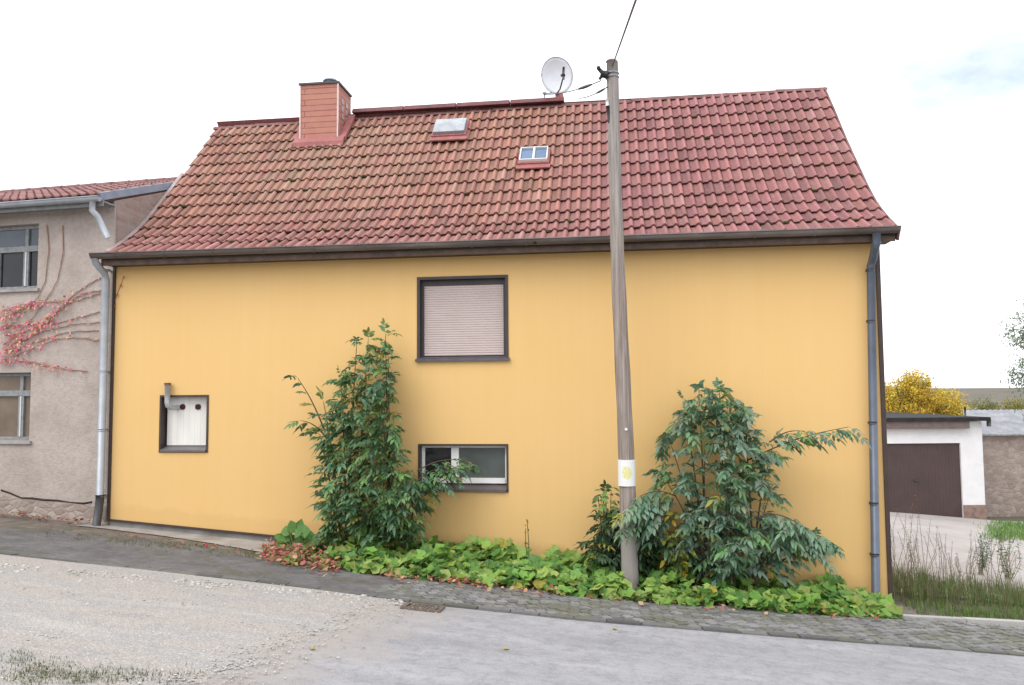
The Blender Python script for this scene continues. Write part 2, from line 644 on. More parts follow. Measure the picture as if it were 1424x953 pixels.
def compound(mb, b, d, L, pairs, ll, col, droop=.35, r=rnd):
    """pinnate leaf of an elder: rachis with opposite leaflets"""
    d = d.normalized()
    sd = d.cross(UP)
    if sd.length < .1:
        sd = Vector((1, 0, 0))
    sd.normalize()
    sd = (sd + rvec(r) * .35).normalized()
    nrm = sd.cross(d).normalized()
    def P(t):
        return b + d * (L * t) - UP * (droop * L * t * t)
    mb.col = vary(col, .1, r)
    w = .004
    pts = [P(k / 3) for k in range(4)]
    for k in range(3):
        a, c = pts[k], pts[k + 1]
        mb.quad(a - sd * w, a + sd * w, c + sd * w, c - sd * w)
    for k in range(pairs):
        t = .3 + .62 * k / max(1, pairs - 1)
        tang = (P(min(1, t + .1)) - P(t)).normalized()
        for s in (-1, 1):
            mb.col = vary(col, .17, r)
            dv = (tang * .75 + sd * s * r.uniform(.7, 1.0) - UP * r.uniform(0, .35) + rvec(r) * .15)
            blade(mb, P(t), dv, (nrm + rvec(r) * .3).normalized(), ll * r.uniform(.8, 1.1) * (1 - .15 * abs(k - 1)), ll * .40, .22, r.uniform(.05, .3))
    mb.col = vary(col, .17, r)
    blade(mb, P(1), (P(1) - P(.8)), nrm, ll * 1.1, ll * .36, .2, .2)


def inpoly(x, y, P):
    c = False
    j = len(P) - 1
    for i in range(len(P)):
        if (P[i][1] > y) != (P[j][1] > y) and x < (P[j][0] - P[i][0]) * (y - P[i][1]) / (P[j][1] - P[i][1]) + P[i][0]:
            c = not c
        j = i
    return c


def samp(P, r=rnd):
    xs = [p[0] for p in P]; ys = [p[1] for p in P]
    while True:
        x, y = r.uniform(min(xs), max(xs)), r.uniform(min(ys), max(ys))
        if inpoly(x, y, P):
            return x, y


# ------------------------------------------------------------------ ground, road, paths
def frange(a, b, s):
    n = max(1, int(round((b - a) / s)))
    return [a + (b - a) * k / n for k in range(n + 1)]

gx = [-1500, -900, -600, -400, -250, -150, -90, -60, -42] + frange(-30, 32, 1.0) + [42, 60, 90, 150, 250, 400, 600, 900, 1500]
gy = [-300, -150, -80, -50, -34, -24] + frange(-16, -1, 1.0) + frange(0, 18, 1.0) + [22, 26, 32, 40, 52, 70, 95, 130, 180, 250, 330, 420, 550, 700, 900, 1300]
m = MB()
m.smooth = True
idx = [[m.av((x, y, gz(x, y) - .03)) for x in gx] for y in gy]
for j in range(len(gy) - 1):
    for i in range(len(gx) - 1):
        m.af(idx[j][i], idx[j][i + 1], idx[j + 1][i + 1], idx[j + 1][i])
tag(m.build('ground', M_meadow), kind='structure')

CURB_PX = [(0, 770), (34, 776), (202, 794), (404, 815), (556, 836), (812, 863), (1083, 885), (1280, 900), (1424, 912)]
CURB = [on_g(*q) for q in CURB_PX]
CURB = [Vector((-30, CURB[0].y + .2, 0)), Vector((-12, CURB[0].y, 0))] + CURB + [Vector((9, CURB[-1].y + .25, 0)), Vector((32, CURB[-1].y + 1.2, 0))]
BED_PX = [(362, 783), (450, 791), (560, 805), (700, 820), (800, 832), (1000, 848), (1150, 858), (1240, 862)]
BED = [on_g(*q) for q in BED_PX]


def interp(L, x):
    if x <= L[0].x: return L[0].y
    for a, b in zip(L, L[1:]):
        if x <= b.x:
            return a.y + (b.y - a.y) * (x - a.x) / (b.x - a.x)
    return L[-1].y


def strip(mb, xs, ya, yb, lift, ny=6, crown=None):
    rows = []
    for x in xs:
        a, b = ya(x), yb(x)
        row = []
        for k in range(ny + 1):
            y = a + (b - a) * k / ny
            row.append(mb.av((x, y, gz(x, y) + lift)))
        rows.append(row)
    for i in range(len(xs) - 1):
        for k in range(ny):
            mb.af(rows[i][k], rows[i + 1][k], rows[i + 1][k + 1], rows[i][k + 1])


curb = lambda x: interp(CURB, x)
m = MB(); m.smooth = True
strip(m, frange(-30, 30, .5), lambda x: -14.0, lambda x: curb(x) + .01, .004, 12)
tag(m.build('road', M_asphalt), kind='structure')

# earth strip under the bed and along the houses
m = MB(); m.smooth = True
strip(m, frange(-14, 3.9, .3), lambda x: curb(x) + .02, lambda x: .06, .0, 6)
tag(m.build('earth_border', M_earth), kind='structure')

# gravel sheet over the road on the left
GR_PX = [(560, 839), (520, 850), (468, 868), (420, 893), (362, 922), (318, 938), (268, 949)]
GR = [on_g(*q) for q in GR_PX]
m = MB()
# left of GR line; boundary x as a function of y
def gr_x(y):
    L = GR
    if y >= L[0].y: return L[0].x
    for a, b in zip(L, L[1:]):
        if y >= b.y:
            return a.x + (b.x - a.x) * (y - a.y) / (b.y - a.y)
    return L[-1].x + (y - L[-1].y) * .30
ys = frange(-13.5, curb(-3) - .02, .05)
rows = []
for y in ys:
    xe = gr_x(y) + .22 * mnoise.noise((y * 2.2, 3.1, 0)) + .16 * mnoise.noise((y * 7, 1.1, 0)) + .07 * mnoise.noise((y * 19, 1.1, 5))
    xs_ = [xe + (-26 - xe) * (k / 30) ** 2 for k in range(31)]
    rows.append([m.av((x, min(y, curb(x) - .05 + .05 * mnoise.noise((x * 5, 0, 2))), 0)) for x in xs_])
for k, p in enumerate(m.v):
    bump = .014 * (mnoise.noise((p[0] * 1.3, p[1] * 2.5, 0)) + .6)
    ed = sstep(0, 5, k % 31)
    m.v[k] = (p[0], p[1], gz(p[0], p[1]) + .0055 + .006 * ed + max(0, bump) * ed)
m.smooth = True
for j in range(len(ys) - 1):
    for k in range(30):
        m.af(rows[j][k], rows[j][k + 1], rows[j + 1][k + 1], rows[j + 1][k])
tag(m.build('gravel', M_gravel), kind='structure')

# dark asphalt path along the houses (left) - ends raggedly under the cobbles
m = MB(); m.smooth = True
PATH_IN = [on_g(*q) for q in [(0, 736), (90, 738), (190, 748), (300, 764), (362, 780), (470, 796), (560, 808)]]
def path_in(x):
    return interp(PATH_IN, x) + .08 * mnoise.noise((x * 3, 5, 0)) + .04 * mnoise.noise((x * 11, 2, 0))
strip(m, frange(-14, -2.1, .06), lambda x: curb(x) + .035, path_in, .008, 3)
tag(m.build('asphalt_path', M_dark), kind='structure')

# concrete apron at the foot of the house wall
m = MB(); m.smooth = True
AP = [on_g(*q) for q in [(148, 736), (220, 745), (300, 757), (372, 770), (420, 774)]]
strip(m, frange(-7.9, -4.3, .06), lambda x: interp(AP, x) - .03 + .05 * mnoise.noise((x * 4, 1, 3)), lambda x: -.02, .012, 3)
tag(m.build('apron', M_conc), kind='structure')

# cobbled pavement on the right part
m = MB()
ang = R(32)
ca, sa = math.cos(ang), math.sin(ang)
def pav_in(x):
    return (interp(BED, x) if x < 3.1 else interp([Vector((3.1, BED[-1].y, 0)), Vector((12, -0.3, 0))], x)) + .12
for i in range(-120, 160):
    for j in range(-120, 160):
        u = i * .128 + (.064 if j % 2 else 0) + rnd.uniform(-.008, .008)
        v = j * .112 + rnd.uniform(-.008, .008)
        x = u * ca - v * sa
        y = u * sa + v * ca
        if not (-2.6 + .5 * mnoise.noise((y * 4, 0, 0)) < x < 9.5): continue
        if not (curb(x) + .06 < y < pav_in(x) + .05): continue
        w, d = .054 + rnd.uniform(-.006, .006), .048 + rnd.uniform(-.005, .005)
        z = gz(x, y)
        h = .016 + rnd.uniform(-.006, .007)
        g = rnd.uniform(.14, .27)
        m.col = (g * 1.0, g * .985, g * .985)
        tx, ty = rnd.uniform(-.05, .05), rnd.uniform(-.05, .05)
        bot, mid, top = [], [], []
        for sx_, sy_ in ((-1, -1), (1, -1), (1, 1), (-1, 1)):
            for lst, kk, hh in ((bot, 1, -.01), (mid, .97, h - .008), (top, .72, h)):
                a_, b_ = sx_ * w * kk, sy_ * d * kk
                X, Y = x + a_ * ca - b_ * sa, y + a_ * sa + b_ * ca
                lst.append(m.av((X, Y, gz(X, Y) + hh + a_ * tx + b_ * ty)))
        m.af(*top)
        for k in range(4):
            k2 = (k + 1) % 4
            m.smooth = False
            m.af(mid[k], mid[k2], top[k2], top[k])
            m.af(bot[k], bot[k2], mid[k2], mid[k])
tag(m.build('pavement', M_cobble), kind='structure')

# edging stones between road and path/pavement: low dark setts
m = MB()
x = -12.0
while x < 9:
    L = rnd.uniform(.28, .42)
    a = Vector((x, curb(x), 0)); b = Vector((x + L - .015, curb(x + L - .015), 0))
    g = rnd.uniform(.10, .19)
    m.col = (g, g * .98, g * .97)
    t0 = rnd.uniform(-.006, .008)
    dn = Vector((-(b - a).y, (b - a).x, 0)).normalized() * .055
    pts = []
    for h in (-.02, .022 + t0):
        for p in (a - dn, b - dn, b + dn, a + dn):
            pts.append((p.x, p.y, gz(p.x, p.y) + h))
    m.hexa(pts)
    x += L
tag(m.build('kerb', M_cobble), kind='structure')

# pale kerb along the grass plot on the right
m = MB()
KA = [on_g(*q) for q in [(1238, 858), (1424, 868)]]
KA.append(KA[1] + (KA[1] - KA[0]) * 3)
x = KA[0].x
while x < 9.5:
    L = rnd.uniform(.7, .95)
    a = Vector((x, interp(KA, x), 0)); b = Vector((x + L - .012, interp(KA, x + L), 0))
    g = rnd.uniform(.36, .46)
    m.col = (g, g * .97, g * .93)
    dn = Vector((-(b - a).y, (b - a).x, 0)).normalized() * .06
    pts = []
    for h in (-.05, .032 + rnd.uniform(-.01, .01)):
        for p in (a - dn, b - dn, b + dn, a + dn):
            pts.append((p.x, p.y, gz(p.x, p.y) + h))
    m.hexa(pts)
    x += L
tag(m.build('kerbstone', M_stone), kind='structure')

# yard sheet
m = MB(); m.smooth = True
strip(m, frange(3.75, 22, .5), lambda x: .9 + .25 * mnoise.noise((x * 2, 0, 9)), lambda x: 13.2, .004, 14)
tag(m.build('yard', M_yard), kind='structure')

# ------------------------------------------------------------------ THE HOUSE
XL, XR = -7.621, 3.590
ZT = 1.985
def zb(x): return -2.4516 + SX * x          # lower edge of the orange cladding
HD = 5.9                                     # depth of the house
house = thing('house', 'orange rendered house with steep red tiled roof, chimney and shuttered window', 'house', (XL, 0, gz(XL, 0)))
W1 = (-2.831, -1.489, .465, 1.692)
W2 = (-2.815, -1.504, -1.412, -.730)
W3 = (-6.82, -6.035, -.861, .0)

m = MB()
def wall_panel(mb, x0, x1, zlo, zhi, y=0.0):
    """panel of the facade; zlo may be None = sloping foot"""
    n = max(1, int((x1 - x0) / .6))
    for k in range(n):
        a, b = x0 + (x1 - x0) * k / n, x0 + (x1 - x0) * (k + 1) / n
        mb.quad((a, y, zb(a) if zlo is None else zlo), (b, y, zb(b) if zlo is None else zlo), (b, y, zhi), (a, y, zhi))
xa, xb = W1[0], max(W1[1], W2[1])
wall_panel(m, XL, W3[0], None, ZT); wall_panel(m, W3[0], W3[1], None, W3[2]); wall_panel(m, W3[0], W3[1], W3[3], ZT)
wall_panel(m, W3[1], xa, None, ZT)
wall_panel(m, xa, W2[1], None, W2[2])
wall_panel(m, xa, W2[0], W2[2], W2[3]); wall_panel(m, W1[1], W2[1], W2[2], W2[3]) if W1[1] < W2[1] else None
wall_panel(m, xa, W1[1], W2[3], W1[2])
wall_panel(m, xa, W1[1], W1[3], ZT)
wall_panel(m, W1[1], XR, None, ZT)
if W2[1] < W1[1]:
    wall_panel(m, W2[1], W1[1], None, W2[3])
# gables and back
PROF = [(-.303, 2.154), (.056, 2.370), (.437, 2.643), (.809, 2.990), (1.266, 3.481), (1.763, 4.014), (2.300, 4.644), (2.889, 5.300)]
RY, RZ = PROF[-1]
def prof(y):
    if y > RY: y = 2 * RY - y
    if y <= PROF[0][0]:
        return PROF[0][1] + (y - PROF[0][0]) * .6
    for (a, za), (b, zb_) in zip(PROF, PROF[1:]):
        if y <= b: return za + (zb_ - za) * (y - a) / (b - a)
    return RZ
def gable(mb, X, flip):
    pts = [(X, 0, zb(X)), (X, HD, zb(X) - .2)]
    for k in range(13):
        y = HD - HD * k / 12
        pts.append((X, y, prof(y) - (.27 if X < 0 else .14)))
    if flip: pts.reverse()
    mb.poly(pts)
gable(m, XL, True); gable(m, XR, False)
m.quad((XR, HD, zb(XR) - .3), (XL, HD, zb(XL) - .3), (XL, HD, ZT), (XR, HD, ZT))
wall = m.build('wall', M_facade, house)

# plinth
m = MB()
for k in range(20):
    a, b = XL + (XR - XL) * k / 20, XL + (XR - XL) * (k + 1) / 20
    m.hexa([(a, .03, gz(a, 0) - .3), (b, .03, gz(b, 0) - .3), (b, .4, gz(b, 0) - .3), (a, .4, gz(a, 0) - .3),
            (a, .03, zb(a) - .003), (b, .03, zb(b) - .003), (b, .4, zb(b) - .003), (a, .4, zb(a) - .003)])
m.build('plinth', M_conc, house)
# base rail, dark, runs with the slope
m = MB()
for k in range(24):
    a, b = XL + (XR - XL) * k / 24, XL + (XR - XL) * (k + 1) / 24
    m.hexa([(a, -.022, zb(a) - .028), (b, -.022, zb(b) - .028), (b, .0285, zb(b) - .028), (a, .0285, zb(a) - .028),
            (a, -.022, zb(a) + .006), (b, -.022, zb(b) + .006), (b, -.003, zb(b) + .006), (a, -.003, zb(a) + .006)])
m.build('base_rail', M_brown, house)
for X0, X1, mt in ((XL - .006, XL + .034, M_brown), (XR - .05, XR + .004, M_brown)):
    m = MB()
    m.box(X0, X1, -.03, .06 if X0 > 0 else -.003, zb((X0 + X1) / 2) - .02, ZT - .002)
    m.build('corner_trim', mt, house)

# soffit, fascia
m = MB()
m.box(XL - .02, XR + .12, -.262, .10, ZT - .006, ZT + .03)
m.build('soffit', M_brown, house)
m = MB()
m.box(XL - .02, XR + .12, -.290, -.264, ZT - .03, ZT + .15)
m.build('fascia', M_brownboard, house)

# roof deck
VX0, VX1 = -7.56, 3.72
roof_deck = MB()
def roof_pts(off):
    pts = []
    for y, z in PROF: pts.append((y, z - off))
    for y, z in reversed(PROF[:-1]): pts.append((2 * RY - y, z - off))
    return pts
top, bot = roof_pts(.055), roof_pts(.13)
for k in range(len(top) - 1):
    (y0, z0), (y1, z1) = top[k], top[k + 1]
    (b0, c0), (b1, c1) = bot[k], bot[k + 1]
    g0_, g1_ = (.11 * (1 - abs(y - RY) / 3.2) for y in (y0, y1))
    roof_deck.hexa([(VX0, b0, c0 - g0_), (VX1, b0, c0), (VX1, b1, c1), (VX0, b1, c1 - g1_), (VX0, y0, z0 - g0_), (VX1, y0, z0), (VX1, y1, z1), (VX0, y1, z1 - g1_)])

# arc-length along the front slope, from the eave up
arc = [0]
for (a, za), (b, zb_) in zip(PROF, PROF[1:]):
    arc.append(arc[-1] + math.hypot(b - a, zb_ - za))
def on_prof(s):
    s = max(-.2, min(arc[-1], s))
    k = 0
    while k < len(arc) - 2 and s > arc[k + 1]: k += 1
    f = (s - arc[k]) / (arc[k + 1] - arc[k])
    (a, za), (b, zb_) = PROF[k], PROF[k + 1]
    return a + (b - a) * f, za + (zb_ - za) * f
def smooth_prof(s):
    y0, z0 = on_prof(s - .12); y1, z1 = on_prof(s); y2, z2 = on_prof(s + .12)
    if s < .12 or s > arc[-1] - .12: return y1, z1
    return (y0 + 2 * y1 + y2) / 4, (z0 + 2 * z1 + z2) / 4

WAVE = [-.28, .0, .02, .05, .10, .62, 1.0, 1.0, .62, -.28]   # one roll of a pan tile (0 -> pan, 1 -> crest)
def tile_field(mb, x0, x1, slen, ncourse, P, colfn, tw=.155, jit=.004, lift0=.012, wave_h=.036):
    gauge = slen / ncourse
    nt = int(round((x1 - x0) / tw))
    tw = (x1 - x0) / nt
    ns = 9
    for c in range(ncourse):
        for i in range(nt):
            tcol = colfn(x0 + (i + .5) * tw, (c + .5) * gauge)
            jz = rnd.uniform(-jit, jit); jy = rnd.uniform(-.008, .008); tilt = rnd.uniform(-.004, .004)
            rows = []
            for q, (ss, lf) in enumerate(((c * gauge - .055 + jy, lift0 + .037), ((c + .5) * gauge + jy, lift0 + .018), ((c + 1) * gauge + .01, lift0 - .006))):
                row = []
                for k in range(ns + 1):
                    w = k / ns
                    fk = w * (len(WAVE) - 1)
                    i0 = min(len(WAVE) - 2, int(fk))
                    wv = WAVE[i0] + (WAVE[i0 + 1] - WAVE[i0]) * (fk - i0)
                    row.append(P(x0 + i * tw + tw * k / ns, ss, lf + wv * wave_h + jz + tilt * (k / ns - .5) * 2))
                rows.append(row)
            lip = [P(x0 + i * tw + tw * k / ns, c * gauge - .052 + jy, lift0 + .012) for k in range(ns + 1)]
            ids = []
            for r_ in rows:
                line = []
                for k, p in enumerate(r_):
                    roll_shade = .80 + .36 * max(-.2, WAVE[k])      # light on crests and shade in pans put into the tile colour
                    mb.col = (tcol[0] * roll_shade, tcol[1] * roll_shade, tcol[2] * roll_shade)
                    line.append(mb.av(p))
                ids.append(line)
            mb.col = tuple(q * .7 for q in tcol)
            mb.smooth = True
            for q in range(2):
                for k in range(ns):
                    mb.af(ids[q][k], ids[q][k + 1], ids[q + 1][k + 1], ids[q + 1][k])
            mb.smooth = False
            l2 = [mb.av(p) for p in rows[0]]
            l1 = [mb.av(Vector(p) - (Vector(p) - Vector(l)) * .55) for p, l in zip(rows[0], lip)]
            for k in range(ns):
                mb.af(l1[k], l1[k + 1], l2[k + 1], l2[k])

def house_P(x, s, h):
    y, z = smooth_prof(s)
    ya, za = smooth_prof(s - .06); yb, zb_ = smooth_prof(s + .06)
    d = Vector((0, yb - ya, zb_ - za)).normalized()
    if s < 0:
        y += d.y * s; z += d.z * s
    n = Vector((0, -d.z, d.y))
    z -= .11 * max(0, s / arc[-1]) * min(1, max(0, (3.7 - x) / 11.2))
    return Vector((x, y, z)) + n * (h - .04)

def house_col(x, s):
    base = (.305, .133, .126)                              # rosy red, right part
    warm = (.345, .170, .128)                              # orange, left and centre
    k = 1 - sstep(-1.2, .3, x + .5 * mnoise.noise((x * .7, s * .7, 0)))
    lowk = 1 - sstep(0, 1.9, s)
    k *= (1 - .75 * lowk)
    c = [a + (b - a) * k for a, b in zip(base, warm)]
    q = rnd.random()
    if q < .09: c = [v * .76 for v in c]
    elif q < .17: c = [c[0] * 1.10, c[1] * 1.25, c[2] * 1.22]
    return vary(c, .12)

m = MB()
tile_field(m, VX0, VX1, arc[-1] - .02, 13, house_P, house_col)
# rear slope, plainer
off = len(m.v)
base_v = len(m.v)
m.col = (.28, .105, .10)
bp = roof_pts(.015)[len(PROF) - 1:]
for (y0, z0), (y1, z1) in zip(bp, bp[1:]):
    m.quad((VX0, y0, z0), (VX1, y0, z0), (VX1, y1, z1), (VX0, y1, z1))
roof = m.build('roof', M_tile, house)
roof_deck.build('roof_deck', M_brown, roof)

# ridge tiles
m = MB()
x = VX0 - .03
k = 0
while x < VX1 - .05:
    L = .42
    e = min(x + L, VX1 + .02)
    n = 8
    z0 = RZ - .075 - .11 * (3.7 - x) / 11.2 + rnd.uniform(-.008, .008)
    ring = []
    for xx, rr in ((x, .078), (e + .03, .070)):
        ring.append([(xx, RY + rr * math.cos(math.pi * j / n), z0 + rr * .95 * math.sin(math.pi * j / n)) for j in range(n + 1)])
    ii = [[m.av(p) for p in r_] for r_ in ring]
    for j in range(n):
        m.smooth = True
        m.af(ii[0][j], ii[1][j], ii[1][j + 1], ii[0][j + 1])
    m.smooth = False
    m.af(*[m.av(p) for p in ring[0]])
    x += L
m.build('ridge', M_ridge, roof)
# raised vent strip on the ridge between chimney and dish
m = MB()
VS0, VS1 = -4.80, -.80
x = VS0
while x < VS1:
    e = min(x + .98, VS1)
    m.hexa([(x, RY - .13, RZ - .03), (e, RY - .13, RZ - .03), (e, RY + .13, RZ - .03), (x, RY + .13, RZ - .03),
            (x, RY - .07, RZ + .07 - .01), (e, RY - .07, RZ + .06), (e, RY + .07, RZ + .06), (x, RY + .07, RZ + .06)])
    x += 1.0
m.build('ridge_vent', simple('dark_red_vent_strip', (.15, .055, .057), .6, .3, .3, 5), roof)
# verge boards
m = MB()
for X0, X1 in ((VX1 + .002, VX1 + .03),):
    for k in range(24):
        s0, s1 = arc[-1] * k / 24 - (.05 if k == 0 else 0), arc[-1] * (k + 1) / 24
        a, b = house_P(X0, s0, .035), house_P(X0, s1, .035)
        c_, d_ = house_P(X0, s0, -.13), house_P(X0, s1, -.13)
        m.hexa([(X0, c_.y, c_.z), (X1, c_.y, c_.z), (X1, d_.y, d_.z), (X0, d_.y, d_.z), (X0, a.y, a.z), (X1, a.y, a.z), (X1, b.y, b.z), (X0, b.y, b.z)])
m.build('verge_tile', M_ridge, roof)
# moss cushions on the tiles
m = MB()
for k in range(330):
    x = rnd.uniform(VX0 + .2, VX1 - .1)
    cidx = rnd.randrange(0, 12)
    if rnd.random() > .25 + .75 * sstep(.5, 3.4, x) * (1 - cidx / 14) + .3 * sstep(-2.5, -4, x): continue
    s = (cidx + 0.0) * (arc[-1] - .02) / 13 - .06 + rnd.uniform(-.02, .03)
    p = house_P(x, s, .03)
    r_ = rnd.uniform(.014, .042)
    m.blob(p, r_ * rnd.uniform(1, 1.9), r_, r_ * .7, k, 6, 4, .3)
tag(m.build('moss', M_moss, roof), kind='stuff')


def roof_hit(px, py):
    d = ray(px, py)
    lo, hi = 9.0, 16.0
    for _ in range(60):
        mm = (lo + hi) / 2
        p = CAM + d * mm
        if p.z > prof(p.y) if p.y < RY else False: lo = mm
        else: hi = mm
    return CAM + d * lo

# chimney -----------------------------------------------------------
cf = roof_hit(418, 196)
CYF = cf.y
p0, p1 = at_y(418, 118, CYF), at_y(470, 117, CYF)
CX0, CX1, CZ = p0.x, p1.x, (p0.z + p1.z) / 2
pk = at_x(487, 131, CX1)
CYB = max(CYF + .45, min(pk.y, CYF + 1.1))
m = MB()
m.box(CX0, CX1, CYF, CYB, prof(CYF) - .3, CZ)
chim = m.build('chimney', M_chim, house)
M_cstrip = simple('pale_corner_strip', (.62, .50, .47), .6, .3, .1)
for X, Y in ((CX0, CYF), (CX1, CYF), (CX1, CYB), (CX0, CYB)):
    m = MB()
    m.box(X - .013, X + .013, Y - .013, Y + .013, prof(CYF) - .02 if Y == CYF else prof(CYB) - .05, CZ - .004)
    m.build('corner_strip', M_cstrip, chim)
m = MB()
m.box(CX0 - .03, CX1 + .03, CYF - .03, CYB + .03, CZ, CZ + .035)
cap = m.build('cap', M_darkmetal, chim)
m = MB()
cc = Vector(((CX0 + CX1) / 2 + .09, (CYF + CYB) / 2, CZ + .035))
m.tube([cc, cc + UP * .14], .11, 16)
m.tube([cc + UP * .14, cc + UP * .17, cc + UP * .185], [.14, .13, .03], 16)
m.build('flue_pot', M_zinc, chim)
M_plate = simple('pale_plate', (.42, .33, .34), .5, .3, .2, 20)
for z in (CZ - .26, CZ - .40, CZ - .54):       # small vent plates on the right flank
    for yy in (CYF + .18, CYF + .40):
        m = MB()
        m.box(CX1 + .002, CX1 + .012, yy, yy + .09, z - .05, z + .05)
        m.build('vent_plate', M_plate, chim)
m = MB()
sl = 1.12
y0 = CYF - .11
def sheet(x0, x1, ya, yb, h):
    m.quad((x0, ya, prof(ya) + h), (x1, ya, prof(ya) + h), (x1, yb, prof(yb) + h), (x0, yb, prof(yb) + h))
def slab(x0, x1, ya, yb, h):
    m.hexa([(x0, ya, prof(ya) - .03), (x1, ya, prof(ya) - .03), (x1, yb, prof(yb) - .03), (x0, yb, prof(yb) - .03),
            (x0, ya, prof(ya) + h), (x1, ya, prof(ya) + h), (x1, yb, prof(yb) + h), (x0, yb, prof(yb) + h)])
slab(CX0 - .1, CX1 + .13, CYF - .10, CYF - .004, .055)
m.build('flashing', M_redflash, chim); m = MB()
slab(CX1 + .022, CX1 + .15, CYF, RY - .1, .05)
m.build('flashing', M_redflash, chim); m = MB()
slab(CX0 - .12, CX0 - .022, CYF, RY - .1, .05)
m.build('flashing', M_redflash, chim); m = MB()
m.box(CX1 + .021, CX1 + .035, CYF, min(CYB, RY), prof(CYF), prof(CYF) + .3)
m.build('flashing', M_redflash, chim)

# roof windows ---------------------------------------------------------
def roof_window(px, py, w, L, kind):
    p = roof_hit(px, py)
    ya = p.y
    d = Vector((0, .1, prof(ya + .05) - prof(ya - .05))).normalized()
    n = Vector((0, -d.z, d.y))
    X = Vector((1, 0, 0))
    c = Vector((p.x, ya, prof(ya)))
    m = MB()
    m.obox(c + n * .035, X, d, n, w / 2 + .03, L / 2 + .04, .03)
    m.obox(c - d * (L / 2 + .095) + n * .03, X, d, n, w / 2 + .05, .055, .012)
    fl = m.build('roof_window', M_redflash, house)
    m = MB()
    t_ = .016
    top_ = .115
    for s in (-1, 1):
        m.obox(c + X * s * (w / 2 - t_ / 2) + n * (.065 + (top_ - .065) / 2), X, d, n, t_ / 2, L / 2, (top_ - .065) / 2)
        m.obox(c + d * s * (L / 2 - t_ / 2) + n * (.065 + (top_ - .065) / 2), X, d, n, w / 2 - t_, t_ / 2, (top_ - .065) / 2)
    if kind == 'double':
        m.obox(c + n * (.065 + .022), X, d, n, .016, L / 2 - t_, .022)
    m.build('frame', M_white if kind == 'double' else M_zinc, fl)
    m = MB()
    if kind == 'double':
        m.obox(c + n * .074, X, d, n, w / 2 - t_, L / 2 - t_, .008)
        m.build('pane', M_skyglass, fl)
    else:
        # slightly domed translucent sheet with a crease
        nn = 6
        rows = []
        for i in range(nn + 1):
            row = []
            for j in range(nn + 1):
                a, b = -1 + 2 * i / nn, -1 + 2 * j / nn
                row.append(m.av(c + X * a * (w / 2 - .004) + d * b * (L / 2 - .004) + n * (.118 + .035 * (1 - a * a) * (1 - b ** 4) + (.01 if abs(b) < .2 else 0))))
            rows.append(row)
        m.smooth = True
        for i in range(nn):
            for j in range(nn):
                m.af(rows[i][j], rows[i + 1][j], rows[i + 1][j + 1], rows[i][j + 1])
        m.build('pane', M_hatchglass, fl)
    return fl
w_ = roof_window(627, 182, .56, .44, 'hatch'); tag(w_, 'roof window with pale milky lid')
w_ = roof_window(743, 221, .46, .40, 'double'); tag(w_, 'roof window with two blue panes and white bar')

# gutter and downpipes ---------------------------------------------------
m = MB()
GX0, GX1 = -7.73, 3.735
gy0, gz0 = -.375, 2.115
n = 8
outer, inner = [], []
for xx in frange(GX0, GX1, .6):
    outer.append([(xx, gy0 - .07 * math.cos(math.pi * j / n), gz0 - .075 * math.sin(math.pi * j / n)) for j in range(n + 1)])
    inner.append([(xx, gy0 - .064 * math.cos(math.pi * j / n), gz0 - .069 * math.sin(math.pi * j / n)) for j in range(n + 1)])
for rows, rev in ((outer, False), (inner, True)):
    ii = [[m.av(p) for p in r_] for r_ in rows]
    m.smooth = True
    for k in range(len(ii) - 1):
        for j in range(n):
            q = (ii[k][j], ii[k + 1][j], ii[k + 1][j + 1], ii[k][j + 1])
            m.af(*(q if rev else reversed(q)))
    m.smooth = False
m.poly(outer[0]); m.poly(list(reversed(outer[-1])))
m.tube([(GX0, gy0 - .07, gz0 + .002), (GX1, gy0 - .07, gz0 + .002)], .011, 8)
for xx in frange(GX0 + .4, GX1 - .3, .75):
    m.box(xx - .012, xx + .012, gy0 - .06, -.29, gz0 - .004, gz0 + .003)
gut = m.build('gutter', M_gutter, house)
# brackets
for xx in frange(GX0 + .4, GX1 - .3, .75):
    m = MB()
    pts = [(xx, gy0 - .075 * math.cos(math.pi * j / 8), gz0 - .081 * math.sin(math.pi * j / 8)) for j in range(9)]
    for a, b in zip(pts, pts[1:]):
        m.bar(a, b, .022, .004, Vector((1, 0, 0)).cross(Vector(b) - Vector(a)))
    m.build('bracket', M_gutter, gut)

# right downpipe
dp_t, dp_b = at_y(1211, 372, -.10), at_y(1218, 828, -.10)
o_ = at_y(1219, 334, gy0)
m = MB()
e1 = Vector((o_.x, gy0, 2.05))
e2 = Vector((o_.x, gy0, 1.93))
m.tube([e1, e2, Vector((o_.x - .01, gy0 + .03, 1.87)), Vector((dp_t.x + .012, -.14, 1.73)), Vector((dp_t.x, -.10, 1.66)), Vector((dp_b.x, -.10, zb(dp_b.x) + .03))], .053, 14)
dpipe = m.build('downpipe', M_steel, house)
for py in (376, 447, 588, 700, 771):
    m = MB()
    q = at_y(1210 + (py - 372) / 65, py, -.10)
    m.tube([(q.x, -.10, q.z - .016), (q.x, -.10, q.z + .016)], .060, 14)
    m.box(q.x - .012, q.x + .012, -.06, -.002, q.z - .012, q.z + .012)
    m.build('pipe_clip', M_darkmetal, dpipe)

